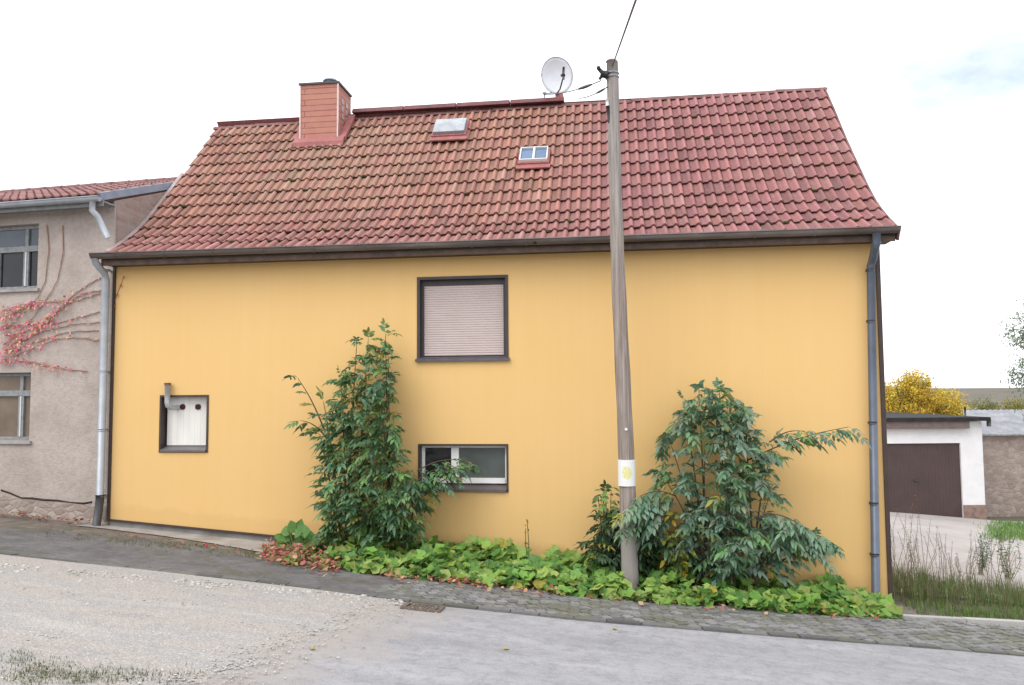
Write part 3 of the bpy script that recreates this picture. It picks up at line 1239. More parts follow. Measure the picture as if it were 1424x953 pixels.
# left downpipe
lt, lb = at_y(148, 368, -.12), at_y(139, 690, -.12)
m = MB()
oo = Vector((lt.x - .005, gy0, 2.05))
m.tube([oo, Vector((lt.x, gy0, 1.99)), Vector((lt.x, -.16, 1.86)), Vector((lt.x, -.12, 1.76)), Vector((lb.x, -.12, lb.z))], .052, 14)
dl = m.build('downpipe', M_zincpale, house)
for py in (376, 517, 598, 690):
    m = MB()
    q = at_y(148 - 9 * (py - 368) / 322, py, -.12)
    m.tube([(q.x, -.12, q.z - .014), (q.x, -.12, q.z + .014)], .060, 14)
    m.box(q.x - .012, q.x + .012, -.065, .0, q.z - .012, q.z + .012)
    m.build('pipe_clip', M_zinc, dl)
m = MB()
m.tube([Vector((lb.x, -.12, lb.z + .02)), Vector((lb.x, -.12, lb.z - .06)), Vector((lb.x - .03, -.14, gz(lb.x, -.12) + .02))], [.062, .06, .058], 12)
m.build('shoe', M_darkmetal, dl)

# window 1: shuttered --------------------------------------------------------
def lined_opening(W, depth, out, bw, mat, sill_mat, name):
    """board lining of a recess: frame standing 'out' proud of the wall, reveals back to 'depth'"""
    x0, x1, z0, z1 = W
    m = MB()
    y0, y1 = -out, depth
    m.box(x0, x0 + bw, y0, y1, z0 + bw, z1 - bw)
    m.box(x1 - bw, x1, y0, y1, z0 + bw, z1 - bw)
    m.box(x0, x1, y0, y1, z1 - bw, z1)
    m.box(x0, x1, y0, y1, z0, z0 + bw)
    return m.build(name, mat, house)

win = lined_opening(W1, .16, .012, .042, M_anthra, None, 'window')
tag(win, 'window closed by a rosy roller shutter')
x0, x1, z0, z1 = W1
m = MB()
m.box(x0 + .045, x1 - .045, .075, .13, z1 - .12, z1 - .045)
m.build('shutter_box', M_anthra, win)
m = MB()
nsl = 30
zz0, zz1 = z0 + .075, z1 - .122
for k in range(nsl):
    a, b = zz0 + (zz1 - zz0) * k / nsl, zz0 + (zz1 - zz0) * (k + 1) / nsl
    h = b - a
    sec = [(.094, a + .001), (.0895, a + h * .3), (.0895, a + h * .72), (.094, b - .001), (.098, b)]
    for (ya, za), (yb, zb_) in zip(sec, sec[1:]):
        m.quad((x0 + .075, ya, za), (x1 - .07, ya, za), (x1 - .07, yb, zb_), (x0 + .075, yb, zb_))
m.build('shutter', M_shutter, win)
m = MB()
m.box(x0 + .043, x0 + .085, .07, .12, z0 + .043, z1 - .122)
m.build('guide_rail', M_anthra, win); m = MB()
m.box(x1 - .08, x1 - .043, .07, .12, z0 + .043, z1 - .122)
m.build('guide_rail', M_anthra, win)
m = MB()
m.hexa([(x0 - .02, -.05, z0 - .012), (x1 + .02, -.05, z0 - .012), (x1 + .02, -.013, z0 - .004), (x0 - .02, -.013, z0 - .004),
        (x0 - .02, -.05, z0 + .012), (x1 + .02, -.05, z0 + .012), (x1 + .02, -.013, z0 + .035), (x0 - .02, -.013, z0 + .035)])
m.hexa([(x0 + .044, -.012, z0 + .043), (x1 - .044, -.012, z0 + .043), (x1 - .044, .15, z0 + .043), (x0 + .044, .15, z0 + .043),
        (x0 + .044, -.012, z0 + .047), (x1 - .044, -.012, z0 + .047), (x1 - .044, .15, z0 + .073), (x0 + .044, .15, z0 + .073)])
m.build('sill', simple('anthracite_sill', (.085, .078, .088), .4, .5, .2), win)

# window 2: basement --------------------------------------------------------
win = lined_opening(W2, .2, .010, .028, M_brown, None, 'window')
tag(win, 'low basement window with white frame')
x0, x1, z0, z1 = W2
m = MB()
fy0, fy1 = .10, .15
xm = at_y(633, 640, .1).x
zs = z0 + .115
m.box(x0 + .03, x0 + .075, fy0, fy1, zs, z1 - .03)
m.box(x1 - .06, x1 - .03, fy0, fy1, zs, z1 - .03)
m.box(x0 + .076, x1 - .061, fy0, fy1, z1 - .06, z1 - .03)
m.box(x0 + .076, x1 - .061, fy0 - .01, fy1, zs, zs + .075)
m.box(xm - .055, xm + .055, fy0 - .012, fy1 - .005, zs + .076, z1 - .061)
m.build('frame', M_white, win)
m = MB()
m.box(x0 + .07, xm - .05, .12, .13, zs + .07, z1 - .05)
m.build('pane', M_glass, win)
m = MB()
m.box(xm + .05, x1 - .05, .122, .132, zs + .07, z1 - .05)
m.build('pane', M_glassbase, win)
m = MB()
m.hexa([(x0 + .03, -.035, z0 + .005), (x1 - .03, -.035, z0 + .005), (x1 - .03, .17, z0 + .03), (x0 + .03, .17, z0 + .03),
        (x0 + .03, -.035, z0 + .042), (x1 - .03, -.035, z0 + .042), (x1 - .03, .17, z0 + .112), (x0 + .03, .17, z0 + .112)])
m.build('sill', simple('brown_grey_sill', (.13, .105, .10), .45, .5, .2), win)

# window 3: boarded hatch -------------------------------------------------------
win = lined_opening(W3, .17, .012, .03, M_brown, None, 'window')
tag(win, 'small opening closed with a white board')
x0, x1, z0, z1 = W3
ba, bb = at_y(235, 557, .115), at_y(287, 622, .115)
m = MB()
m.box(ba.x - .02, x1 - .032, .115, .14, z0 + .10, z1 - .032)
bd = m.build('board', M_board, win)
for px in (254, 275.5):
    m = MB()
    q = at_y(px, 566, .11)
    m.tube([(q.x, .1165, q.z), (q.x, .100, q.z)], .044, 14)
    for k in range(-2, 3):
        m.box(q.x - .036, q.x + .036, .0935, .0995, q.z + k * .015 - .003, q.z + k * .015 + .003)
    m.build('vent', M_hole, bd)
m = MB()
m.hexa([(x0 + .031, -.03, z0 + .012), (x1 - .031, -.03, z0 + .012), (x1 - .031, .145, z0 + .03), (x0 + .031, .145, z0 + .03),
        (x0 + .031, -.03, z0 + .04), (x1 - .031, -.03, z0 + .04), (x1 - .031, .145, z0 + .098), (x0 + .031, .145, z0 + .098)])
m.build('sill', simple('violet_grey_sill', (.13, .115, .125), .4, .5, .25), win)
m = MB()
fa, fb = at_y(232.5, 564, -.07), at_y(232.5, 536, -.07)
m.tube([(fa.x + .055, .114, fa.z - .035), (fa.x + .05, .03, fa.z - .035), (fa.x + .03, -.03, fa.z - .03), (fa.x + .006, -.065, fa.z), (fa.x, -.07, fa.z + .05), (fa.x, -.07, fb.z)], .040, 14)
fl = m.build('flue_pipe', simple('galvanised_flue', (.50, .52, .53), .4, .5, .15, 12, .4), win)
m = MB()
m.tube([(fa.x, -.07, fb.z + .001), (fa.x, -.07, fb.z + .035)], .048, 14)
m.build('flue_cap', simple('rusty_cap', (.14, .075, .06), .7, .3, .3), fl)

# ------------------------------------------------------------------ satellite dish
db = at_y(778, 138, RY)
dish = thing('satellite_dish', 'pale grey satellite dish on the roof ridge', 'satellite dish', (db.x, RY, RZ + .05))
cD = at_y(774, 106, RY - .10)
nD = (CAM - cD).normalized()
nD = (nD + Vector((.30, 0, .30))).normalized()
xd = nD.cross(UP).normalized()
yd = xd.cross(nD)
m = MB(); m.smooth = True
rad_x, rad_y = .30, .335
rows = []
for i in range(7):
    f = i / 6
    rows.append([m.av(cD + xd * (f * rad_x * math.cos(2 * math.pi * j / 32)) + yd * (f * rad_y * math.sin(2 * math.pi * j / 32)) + nD * (.075 * f * f - .04)) for j in range(32)])
bk = [[m.av(Vector(m.v[i_]) - nD * .006) for i_ in r_] for r_ in rows]
for a in range(6):
    for j in range(32):
        j2 = (j + 1) % 32
        m.af(rows[a][j], rows[a + 1][j], rows[a + 1][j2], rows[a][j2])
        m.af(bk[a][j2], bk[a + 1][j2], bk[a + 1][j], bk[a][j])
for j in range(32):
    j2 = (j + 1) % 32
    m.af(rows[6][j], bk[6][j], bk[6][j2], rows[6][j2])
m.build('reflector', simple('dish_enamel', (.68, .70, .74), .4, .45, .05), dish)
m = MB()
m.tube([cD + xd * (rad_x * 1.0 * math.cos(a_)) + yd * (rad_y * math.sin(a_)) + nD * .034 for a_ in [2 * math.pi * k / 40 for k in range(41)]], .008, 6)
m.build('rim', simple('dish_rim', (.42, .44, .48), .4, .45, .05), dish)
m = MB()
tip = cD + nD * .42 - yd * .10
m.tube([cD - yd * (rad_y * .98) + nD * .02, cD - yd * rad_y * .9 + nD * .22, tip - yd * .03], .013, 8)
m.build('feed_arm', M_darkmetal, dish)
m = MB()
m.tube([tip - yd * .02, tip - nD * .09 + yd * .01], [.034, .030], 12)
m.tube([tip - nD * .02 + yd * .0, tip + yd * .13], [.026, .020], 10)
m.tube([tip - yd * .0, tip - yd * .09], [.024, .02], 10)
m.build('receiver', M_darkmetal, dish)
m = MB()
bse = Vector((db.x, RY, RZ + .0))
m.tube([bse, bse + UP * .16, cD - nD * .09 - yd * .12, cD - nD * .07 + yd * .05], [.026, .026, .024, .024], 10)
m.build('mast', M_zinc, dish)
m = MB()
m.box(bse.x - .07, bse.x + .07, RY - .09, RY + .09, RZ + .03, RZ + .13)
m.tube([bse + UP * .12, bse + UP * .24], [.06, .045], 12)
m.build('mast_foot', M_redflash, dish)
m = MB()
st = at_y(757, 134, RY)
m.tube([(st.x, RY, RZ + .05), (st.x, RY, RZ + .17)], .014, 8)
m.box(st.x - .035, st.x + .035, RY - .02, RY + .02, RZ + .16, RZ + .19)
m.bar((st.x, RY, RZ + .17), (bse.x - .02, RY, RZ + .17), .016, .016)
m.build('cable_post', M_zinc, dish)

# ------------------------------------------------------------------ utility pole
PY = -.95
pb0 = at_y(876.5, 800, PY)
pole_base = Vector((pb0.x, PY, gz(pb0.x, PY)))
pole_top = at_y(850.5, 86, PY)
pole = thing('utility_pole', 'grey weathered wooden utility pole in front of the orange wall', 'utility pole', pole_base)
m = MB()
pts, rr = [], []
for k in range(29):
    f = k / 28
    q = (pole_base - UP * .3).lerp(pole_top, f)
    q = q + Vector((.012 * math.sin(f * 7), .01 * math.cos(f * 5), 0))
    pts.append(q); rr.append(.111 - .036 * f + .003 * math.sin(k * 1.7))
m.tube(pts, rr, 20)
m.tube([pole_top, pole_top + UP * .02, pole_top + UP * .035], [.077, .06, .01], 20)
shaft = m.build('shaft', M_pole, pole)
def on_pole(py):
    f = (py - 86) / (800 - 86)
    return pole_top.lerp(pb0, f)
# bracket + clamp at top left
q = on_pole(107)
for dz in (-.02, .03):
    m = MB()
    m.tube([q + Vector((.084 * math.cos(a), .084 * math.sin(a), dz)) for a in [2 * math.pi * k / 20 for k in range(21)]], .010, 6)
    m.build('band', M_zinc, pole)
m = MB()
m.tube([q + Vector((-.06, -.06, 0)), q + Vector((-.15, -.07, .01))], [.05, .045], 12)
m.tube([q + Vector((-.12, -.07, .02)), q + Vector((-.17, -.075, .075))], [.028, .024], 10)
m.blob(q + Vector((-.175, -.075, .09)), .028, .028, .03, 3, 8, 5, .05)
m.tube([q + Vector((-.13, -.07, -.01)), q + Vector((-.165, -.07, -.06))], [.022, .018], 10)
m.build('insulator', M_black, pole)
m = MB()
q2 = on_pole(152)
m.tube([q2 + Vector((-.075, -.05, .0)), q2 + Vector((-.075, -.05, .09))], [.022, .026], 10)
m.build('insulator', simple('white_porcelain', (.66, .64, .62), .35, .5, .05), pole)
m = MB()
m.tube([q2 + Vector((-.07, -.05, .0)), q2 + Vector((-.066, -.055, -.09)), q2 + Vector((-.062, -.05, -.22))], [.026, .02, .012], 10)
m.build('cable_end', M_black, pole)
# little white tack
m = MB()
q = on_pole(603)
m.tube([q + Vector((.012, -.103, 0)), q + Vector((.013, -.118, 0))], .018, 10)
m.build('marker_disc', M_white, pole)
# notice wrapped round the pole
t = NT('notice_print', .6, .3)
xs = t.sep(t.coord())
qn = on_pole(662)
rx = t.math('SUBTRACT', xs[0], qn.x + .008)
rz = t.math('SUBTRACT', xs[2], qn.z)
cmb = t.n.new('ShaderNodeCombineXYZ')
t.l.new(t.math('MULTIPLY', rx, 1.0), cmb.inputs[0]); t.l.new(t.math('MULTIPLY', rz, .75), cmb.inputs[1])
ln = t.n.new('ShaderNodeVectorMath'); ln.operation = 'LENGTH'
t.l.new(cmb.outputs[0], ln.inputs[0])
yel = t.ramp(t.math('ADD', ln.outputs['Value'], t.math('MULTIPLY', t.math('SUBTRACT', t.noise(16, detail=3), .5), .06)), [(.055, 1), (.07, 0)])
c = t.mix(yel, (.72, .72, .70), (.66, .62, .25))
c = t.mix(t.math('MULTIPLY', yel, t.ramp(t.noise(38, detail=2), [(.5, 0), (.58, .7)])), c, (.72, .72, .68))
t.color(c)
m = MB(); m.smooth = True
half = .165
nn = 12
ra = .1135
rows = []
for zz in (-half, 0, half):
    row = []
    for k in range(nn + 1):
        a = R(-90 - 72 + 150 * k / nn)
        row.append(m.av(on_pole(662) + Vector((.008 * 0 + ra * math.cos(a) - .0062 * 0, ra * math.sin(a), zz))))
    rows.append(row)
for j in range(2):
    for k in range(nn):
        m.af(rows[j][k], rows[j][k + 1], rows[j + 1][k + 1], rows[j + 1][k])
tag(m.build('notice', t.m, pole), 'small white notice with a yellow mark')

# cables ------------------------------------------------------------------
def sag(a, b, s, n=16):
    return [Vector(a).lerp(Vector(b), k / n) - UP * (4 * s * (k / n) * (1 - k / n)) for k in range(n + 1)]
q = on_pole(100)
upend = at_d(890, -8, 4.8)
far_ = q + (upend - q) * 3.2 + Vector((0, 0, 0))
m = MB()
m.tube(sag(q + Vector((.01, -.07, .05)), far_, .0, 12), .009, 8)
tag(m.build('overhead_cable', M_cable, None, q), 'thin cable rising from the pole top towards the upper frame edge', 'cable')
# two service cables pole -> house
q = on_pole(112)
a1 = at_y(757, 136, RY - .02)
m = MB()
pts = sag(q + Vector((-.15, -.06, -.03)), Vector((a1.x, RY, RZ + .15)), .05)
m.tube(pts, .008, 8)
m.tube(pts[2:6], [.014, .022, .022, .014], 10)
tag(m.build('service_cable', M_black, None, q), 'black cable with a thick clamp running to the dish post', 'cable')
q = on_pole(122)
a2 = roof_hit(806, 142)
m = MB()
pts = sag(q + Vector((-.07, -.04, -.02)), a2 + Vector((0, -.02, .06)), .03)
m.tube(pts, .008, 8)
m.tube(pts[1:6], [.010, .017, .018, .017, .010], 10)
tag(m.build('service_cable', M_black, None, q), 'lower black cable ducking from the pole behind the roof edge', 'cable')
m = MB()
m.tube(sag(at_d(1150, 462, 26), at_d(1520, 365, 14), .12), .008, 6)
tag(m.build('overhead_cable', simple('faint_wire', (.5, .5, .5), .5, .3, .05), None, at_d(1230, 440, 22)), 'faint thin wire across the sky right of the house', 'cable')

# ------------------------------------------------------------------ NEIGHBOUR
TH = R(5)
NE = Vector((-math.cos(TH), math.sin(TH), 0))
NO = Vector((XL - .012, .0, 0))
NN = Vector((-math.sin(TH), -math.cos(TH), 0))
def npt(a, b, z):
    p = NO + NE * a
    return Vector((p.x, p.y + b, z))
def n_at(px, py, b=0.0):
    d = ray(px, py)
    o = NO + Vector((0, b, 0))
    return CAM + d * ((o - CAM).dot(NN) / d.dot(NN))
def n_a(p): return (p - NO).dot(NE)
neigh = thing('house', 'old grey plastered house with red creeper and low tiled roof', 'house', npt(0, 0, gz(XL, 0)))
NW = 7.5
NZT = 3.02
ND = 5.0
UA0, UA1 = n_a(n_at(53, 350)), n_a(n_at(53, 350)) + 1.05
UZ0, UZ1 = n_at(50, 401).z, n_at(50, 311).z
LA0, LA1 = n_a(n_at(42, 560)), n_a(n_at(42, 560)) + .95
LZ0, LZ1 = n_at(42, 613).z, n_at(42, 518).z
m = MB()
def nq(a0, a1, z0, z1, b=0):
    m.quad(npt(a1, b, z0), npt(a0, b, z0), npt(a0, b, z1), npt(a1, b, z1))
am = min(UA0, LA0); ax = max(UA1, LA1)
zbot = -2.6
nq(0, am, zbot, NZT); nq(ax, NW, zbot, NZT)
nq(am, ax, UZ1, NZT); nq(am, ax, LZ1, UZ0); nq(am, ax, zbot, LZ0)
for A0, A1, z0, z1 in ((UA0, UA1, UZ0, UZ1), (LA0, LA1, LZ0, LZ1)):
    if A0 > am + 1e-4: nq(am, A0, z0, z1)
    if A1 < ax - 1e-4: nq(A1, ax, z0, z1)
    for p, q_ in (((A0, z0), (A0, z1)), ((A0, z1), (A1, z1)), ((A1, z1), (A1, z0)), ((A1, z0), (A0, z0))):
        m.quad(npt(p[0], 0, p[1]), npt(p[0], .16, p[1]), npt(q_[0], .16, q_[1]), npt(q_[0], 0, q_[1]))
# gable on the right (above the orange house roof) and left, back
NRY, NRZ = 2.5, 4.03
def nroof_z(b): return 3.10 + (NRZ - 3.10) * (b + .12) / (NRY + .12) if b <= NRY else NRZ - (b - NRY) * .36
m.poly([npt(NW, 0, zbot), npt(NW, ND, zbot), npt(NW, ND, nroof_z(ND) - .14), npt(NW, NRY, NRZ - .14), npt(NW, 0, NZT)])
m.quad(npt(0, ND, zbot), npt(NW, ND, zbot), npt(NW, ND, nroof_z(ND) - .14), npt(0, ND, nroof_z(ND) - .14))
m.poly(list(reversed([npt(0, 0, zbot), npt(0, ND, zbot), npt(0, ND, nroof_z(ND) - .14), npt(0, NRY, NRZ - .14), npt(0, 0, NZT)])))
nwall = m.build('wall', M_plaster, neigh)
# gable hung with old tiles, standing above the orange house's verge
t = NT('gable_bricks', .9, .2)
br = t.n.new('ShaderNodeTexBrick')
br.inputs['Scale'].default_value = 1
br.inputs['Brick Width'].default_value = .22; br.inputs['Row Height'].default_value = .085; br.inputs['Mortar Size'].default_value = .012
br.inputs['Color1'].default_value = (.27, .175, .145, 1); br.inputs['Color2'].default_value = (.36, .285, .25, 1); br.inputs['Mortar'].default_value = (.30, .265, .24, 1)
cm = t.n.new('ShaderNodeCombineXYZ')
xs = t.sep(t.coord())
t.l.new(xs[1], cm.inputs[0]); t.l.new(xs[2], cm.inputs[1]); t.l.new(cm.outputs[0], br.inputs['Vector'])
t.color(t.mix(t.ramp(t.noise(5, detail=5), [(.4, 0), (.7, .6)]), br.outputs['Color'], (.34, .30, .275))).bump(t.math('SUBTRACT', 1.0, br.outputs['Fac']), .7, .02)
m = MB()
gx_ = NO.x + .006
m.poly([(gx_, .03, 2.1), (gx_, NRY, 2.3), (gx_, NRY, NRZ - .10), (gx_, .03, nroof_z(0.03) - .12)])
m.build('gable', t.m, neigh)
# light mortar fillet where the roof meets that gable
m = MB()
for k in range(18):
    s0, s1 = .05 + 2.75 * k / 18, .05 + 2.75 * (k + 1) / 18
    a, b = house_P(VX0 - .04, s0, .0), house_P(VX0 - .04, s1, .0)
    m.hexa([(gx_ + .004, a.y, a.z - .05), (VX0 - .01, a.y, a.z - .03), (VX0 - .01, b.y, b.z - .03), (gx_ + .004, b.y, b.z - .05),
            (gx_ + .004, a.y, a.z + .055), (VX0 - .01, a.y, a.z + .035), (VX0 - .01, b.y, b.z + .035), (gx_ + .004, b.y, b.z + .055)])
m.build('flashing', simple('mortar_fillet', (.40, .31, .295), .9, .15, .25, 6, bump=.4), neigh)
# stone foot
CRK = [(2, 681), (14, 686), (30, 692), (46, 693), (62, 695), (80, 697), (98, 698), (116, 700), (128, 700), (140, 702)]
CRK = sorted((n_a(n_at(*q)), n_at(*q).z) for q in CRK)
def crz(a):
    for (a0, z0), (a1, z1) in zip(CRK, CRK[1:]):
        if a <= a1: return z0 + (z1 - z0) * max(0, (a - a0) / (a1 - a0))
    return CRK[-1][1]
m = MB()
nst = 60
for k in range(nst):
    a0, a1 = .02 + (NW - .05) * k / nst, .02 + (NW - .05) * (k + 1) / nst
    p = npt((a0 + a1) / 2, 0, 0)
    ztop = lambda a: crz(a) - .03 + .015 * mnoise.noise((a * 15, 2, 0))
    b0, b1 = -.008, -.008
    m.hexa([npt(a0, b0 - .03, -2.4), npt(a0, -.002, -2.4), npt(a1, -.002, -2.4), npt(a1, b1 - .03, -2.4),
            npt(a0, b0, ztop(a0)), npt(a0, -.002, ztop(a0) + .01), npt(a1, -.002, ztop(a1) + .01), npt(a1, b1, ztop(a1))])
m.build('plinth', M_rubble, neigh)
# crack above the foot
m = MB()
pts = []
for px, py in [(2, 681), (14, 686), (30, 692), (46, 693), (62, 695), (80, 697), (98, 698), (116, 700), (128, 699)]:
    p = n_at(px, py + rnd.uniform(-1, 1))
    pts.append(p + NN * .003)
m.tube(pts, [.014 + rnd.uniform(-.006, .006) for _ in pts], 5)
m.build('crack', simple('crack_dark', (.05, .04, .035), .95, .1, .2), nwall)  # dark tube laid along the crack line

def nwindow(A0, A1, z0, z1, zt, label, mats, sill):
    m = MB()
    def nb(a0, a1, za, zb_, b0, b1):
        m.hexa([npt(a1, b0, za), npt(a0, b0, za), npt(a0, b1, za), npt(a1, b1, za), npt(a1, b0, zb_), npt(a0, b0, zb_), npt(a0, b1, zb_), npt(a1, b1, zb_)])
    e = .004
    fw = .055
    nb(A0 + e, A0 + fw, z0 + e, z1 - e, .10, .155)
    nb(A1 - fw, A1 - e, z0 + e, z1 - e, .10, .155)
    nb(A0 + fw + .001, A1 - fw - .001, z1 - fw, z1 - e, .10, .155)
    nb(A0 + fw + .001, A1 - fw - .001, z0 + e, z0 + fw, .10, .155)
    nb(A0 + fw + .001, A1 - fw - .001, zt - .045, zt + .045, .085, .15)
    amid = (A0 + A1) / 2 - .22
    nb(amid - .05, amid + .05, z0 + fw + .001, zt - .046, .092, .152)
    nb(amid - .03, amid + .03, zt + .046, z1 - fw - .001, .095, .152)
    nb(amid + .5, amid + .58, z0 + fw + .001, zt - .046, .092, .152)
    w = m.build('window', M_oldwood, neigh)
    w['label'] = label
    m = MB(); nb(A0 + .03, A1 - .03, z0 + .03, zt - .02, .125, .13); m.build('pane', mats[0], w)
    m = MB(); nb(A0 + .03, A1 - .03, zt + .02, z1 - .03, .125, .13); m.build('pane', mats[1], w)
    m = MB()
    nb(amid - .012, amid + .012, z0 + fw + .002, zt - .047, .082, .0915)
    m.build('glazing_bead', simple('pale_bead', (.56, .57, .58), .6, .3, .1), w)
    m = MB(); nb(A0 - .05, A1 + .05, z0 - .05, z0 - .003, -.045, .09); m.build('sill', sill, w)
nwindow(UA0, UA1, UZ0, UZ1, n_at(30, 345).z, 'upper window with dark panes', (M_glass, glassmat('upper_glass', (.10, .12, .15), .05)), M_conc)  # sky reflection of the top pane put into its glass colour
nwindow(LA0, LA1, LZ0, LZ1, n_at(30, 547).z, 'lower window with tan curtains', (M_glasscurt, M_glasscurt), M_conc)

# roof of the neighbour
def nP(x, s, h):
    """x here runs from left to right, 0 = right verge"""
    b = -.28 + s * math.cos(.343)
    z = 3.02 + (s) * math.sin(.343)
    a = -x
    return npt(a, b, z) + Vector((0, -math.sin(.343), math.cos(.343))) * h
m = MB()
slen = (NRY + .28) / math.cos(.343)
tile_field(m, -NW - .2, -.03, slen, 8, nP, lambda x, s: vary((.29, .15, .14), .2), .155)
m.col = (.25, .1, .1)
m.quad(npt(NW, NRY, NRZ), npt(0.03, NRY, NRZ), npt(.03, ND + .3, NRZ - 1.0), npt(NW, ND + .3, NRZ - 1.0))
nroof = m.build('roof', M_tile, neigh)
m = MB()
a, b = nP(-NW - .2, 0, -.02), nP(-.02, 0, -.02)
c_, d_ = nP(-.02, slen, -.02), nP(-NW - .2, slen, -.02)
dz = Vector((0, 0, -.08))
m.hexa([a + dz, b + dz, c_ + dz, d_ + dz, a, b, c_, d_])
m.build('roof_deck', M_brown, nroof)
m = MB()
x = 0.0
while x < NW:
    a_, b_ = npt(x, NRY, NRZ + .0), npt(x + .4, NRY, NRZ + .0)
    m.tube([a_, b_], [.10, .09], 10)
    x += .38
m.build('ridge', M_ridge, nroof)
m = MB()
va, vb = nP(-.02, -.03, .0), nP(-.02, slen, .0)
nn_ = Vector((0, -math.sin(.343), math.cos(.343)))
va2, vb2 = va, vb
for A, B in ((va, vb),):
    X = Vector((1, 0, 0))
    m.hexa([A - X * .07 - nn_ * .055, A + X * .012 - nn_ * .055, B + X * .012 - nn_ * .055, B - X * .07 - nn_ * .055,
            A - X * .07 + nn_ * .06, A + X * .012 + nn_ * .06, B + X * .012 + nn_ * .06, B - X * .07 + nn_ * .06])
m.build('verge_flashing', simple('blue_grey_sheet', (.27, .34, .43), .45, .45, .15, 5, .2), nroof)
# eaves box, gutter
m = MB()
m.hexa([npt(NW, -.27, 2.93), npt(.0, -.27, 2.93), npt(.0, -.004, 2.93), npt(NW, -.004, 2.93), npt(NW, -.27, 2.955), npt(.0, -.27, 2.955), npt(0, -.004, 2.955), npt(NW, -.004, 2.955)])
m.hexa([npt(NW, -.30, 2.87), npt(.0, -.30, 2.87), npt(.0, -.272, 2.87), npt(NW, -.272, 2.87), npt(NW, -.30, 3.0), npt(.0, -.30, 3.0), npt(0, -.272, 3.0), npt(NW, -.272, 3.0)])
m.build('eaves_board', M_oldwood, neigh)
m = MB()
gg = [(-.375 - .062 * math.cos(math.pi * j / 8), 2.985 - .066 * math.sin(math.pi * j / 8)) for j in range(9)]
for a0, a1 in ((-.0, NW),):
    ii = [[m.av(npt(a, y, z)) for y, z in gg] for a in (a0, a1)]
    m.smooth = True
    for j in range(8):
        m.af(ii[0][j], ii[0][j + 1], ii[1][j + 1], ii[1][j])
    m.smooth = False
    m.poly([npt(a0, y, z) for y, z in gg])
    m.tube([npt(a0, gg[0][0], 2.987), npt(a1, gg[0][0], 2.987)], .011, 8)
ng = m.build('gutter', M_zincpale, neigh)
m = MB()
g0_ = n_at(126, 284, -.375)
aa = n_a(g0_)
p1_ = npt(aa, -.375, 2.93)
pend = at_y(150, 331, -.22)
m.tube([p1_, p1_ - UP * .14, p1_.lerp(pend, .35) - UP * .04, pend], [.046, .046, .044, .044], 12)
m.build('downpipe', M_zincpale, neigh)

# red creeper ----------------------------------------------------------------
cr = thing('creeper', 'red autumn creeper spread over the grey plastered wall', 'creeper', npt(.4, -.05, -.5))
stems = [[(66, 312), (69, 346), (64, 391), (54, 413), (30, 440), (6, 460)], [(88, 313), (89, 351), (81, 391), (63, 421), (40, 450), (8, 480)],
         [(141, 386), (124, 396), (108, 406), (88, 425), (70, 447), (40, 470), (5, 492)], [(141, 404), (116, 409), (95, 422), (75, 440), (52, 455), (20, 468)],
         [(139, 434), (112, 441), (80, 449), (40, 452), (5, 455)], [(139, 448), (100, 452), (60, 462), (20, 478)],
         [(138, 459), (94, 462), (50, 476), (10, 491)], [(138, 474), (108, 470), (79, 472), (45, 485), (12, 500)],
         [(122, 517), (90, 513), (63, 508), (36, 503), (6, 502)], [(140, 408), (110, 418), (70, 420), (30, 424), (4, 432)], [(60, 425), (40, 425), (22, 436), (4, 442)]]
m = MB(); lf = MB()
leafcols = [(.60, .17, .21), (.66, .25, .27), (.68, .30, .20), (.70, .38, .20), (.56, .11, .19), (.68, .30, .33), (.70, .44, .38)]
for si, st in enumerate(stems):
    P = [n_at(px, py) + NN * .012 for px, py in st]
    pts = []
    for a, b in zip(P, P[1:]):
        for k in range(5):
            pts.append(a.lerp(b, k / 5) + Vector((0, 0, rnd.uniform(-.012, .012))) + NN * rnd.uniform(0, .008))
    pts.append(P[-1])
    m.tube(pts, [.0085 - .0045 * k / len(pts) for k in range(len(pts))], 5)
    for k, p in enumerate(pts):
        pxl = st[0][0] + (st[-1][0] - st[0][0]) * k / len(pts)
        dens = sstep(150, 20, pxl) if si not in (0, 1) else (sstep(.62, .9, k / len(pts)) * .8 - (.3 if k / len(pts) < .6 else 0))
        for _ in range(int(1 + 6 * dens) if rnd.random() < .3 + .7 * dens else 0):
            q = p + Vector((rnd.gauss(0, .035), 0, rnd.gauss(0, .03))) + NN * rnd.uniform(.01, .07)
            q.y = q.y
            lf.col = vary(rnd.choice(leafcols), .25)
            dv = Vector((rnd.uniform(-.7, .5), -.25, rnd.uniform(-1, .25)))
            L = rnd.uniform(.03, .065)
            blade(lf, q, dv, (NN + rvec() * .5).normalized(), L, L * .62, .2, .1)
# one tendril on the orange wall
P = [at_y(px, py, -.008) for px, py in [(159, 423), (163, 408), (168, 396), (172, 384)]]
m.tube(P, [.006, .005, .004, .003], 5)
for p in P:
    lf.col = vary((.5, .16, .09), .2)
    blade(lf, p - Vector((0, .01, 0)), Vector((.4, -.2, -.6)), Vector((0, -1, .2)), .05, .03)
m.build('stems', M_vine, cr)
lf.build('leaves', M_dryleaf, cr)

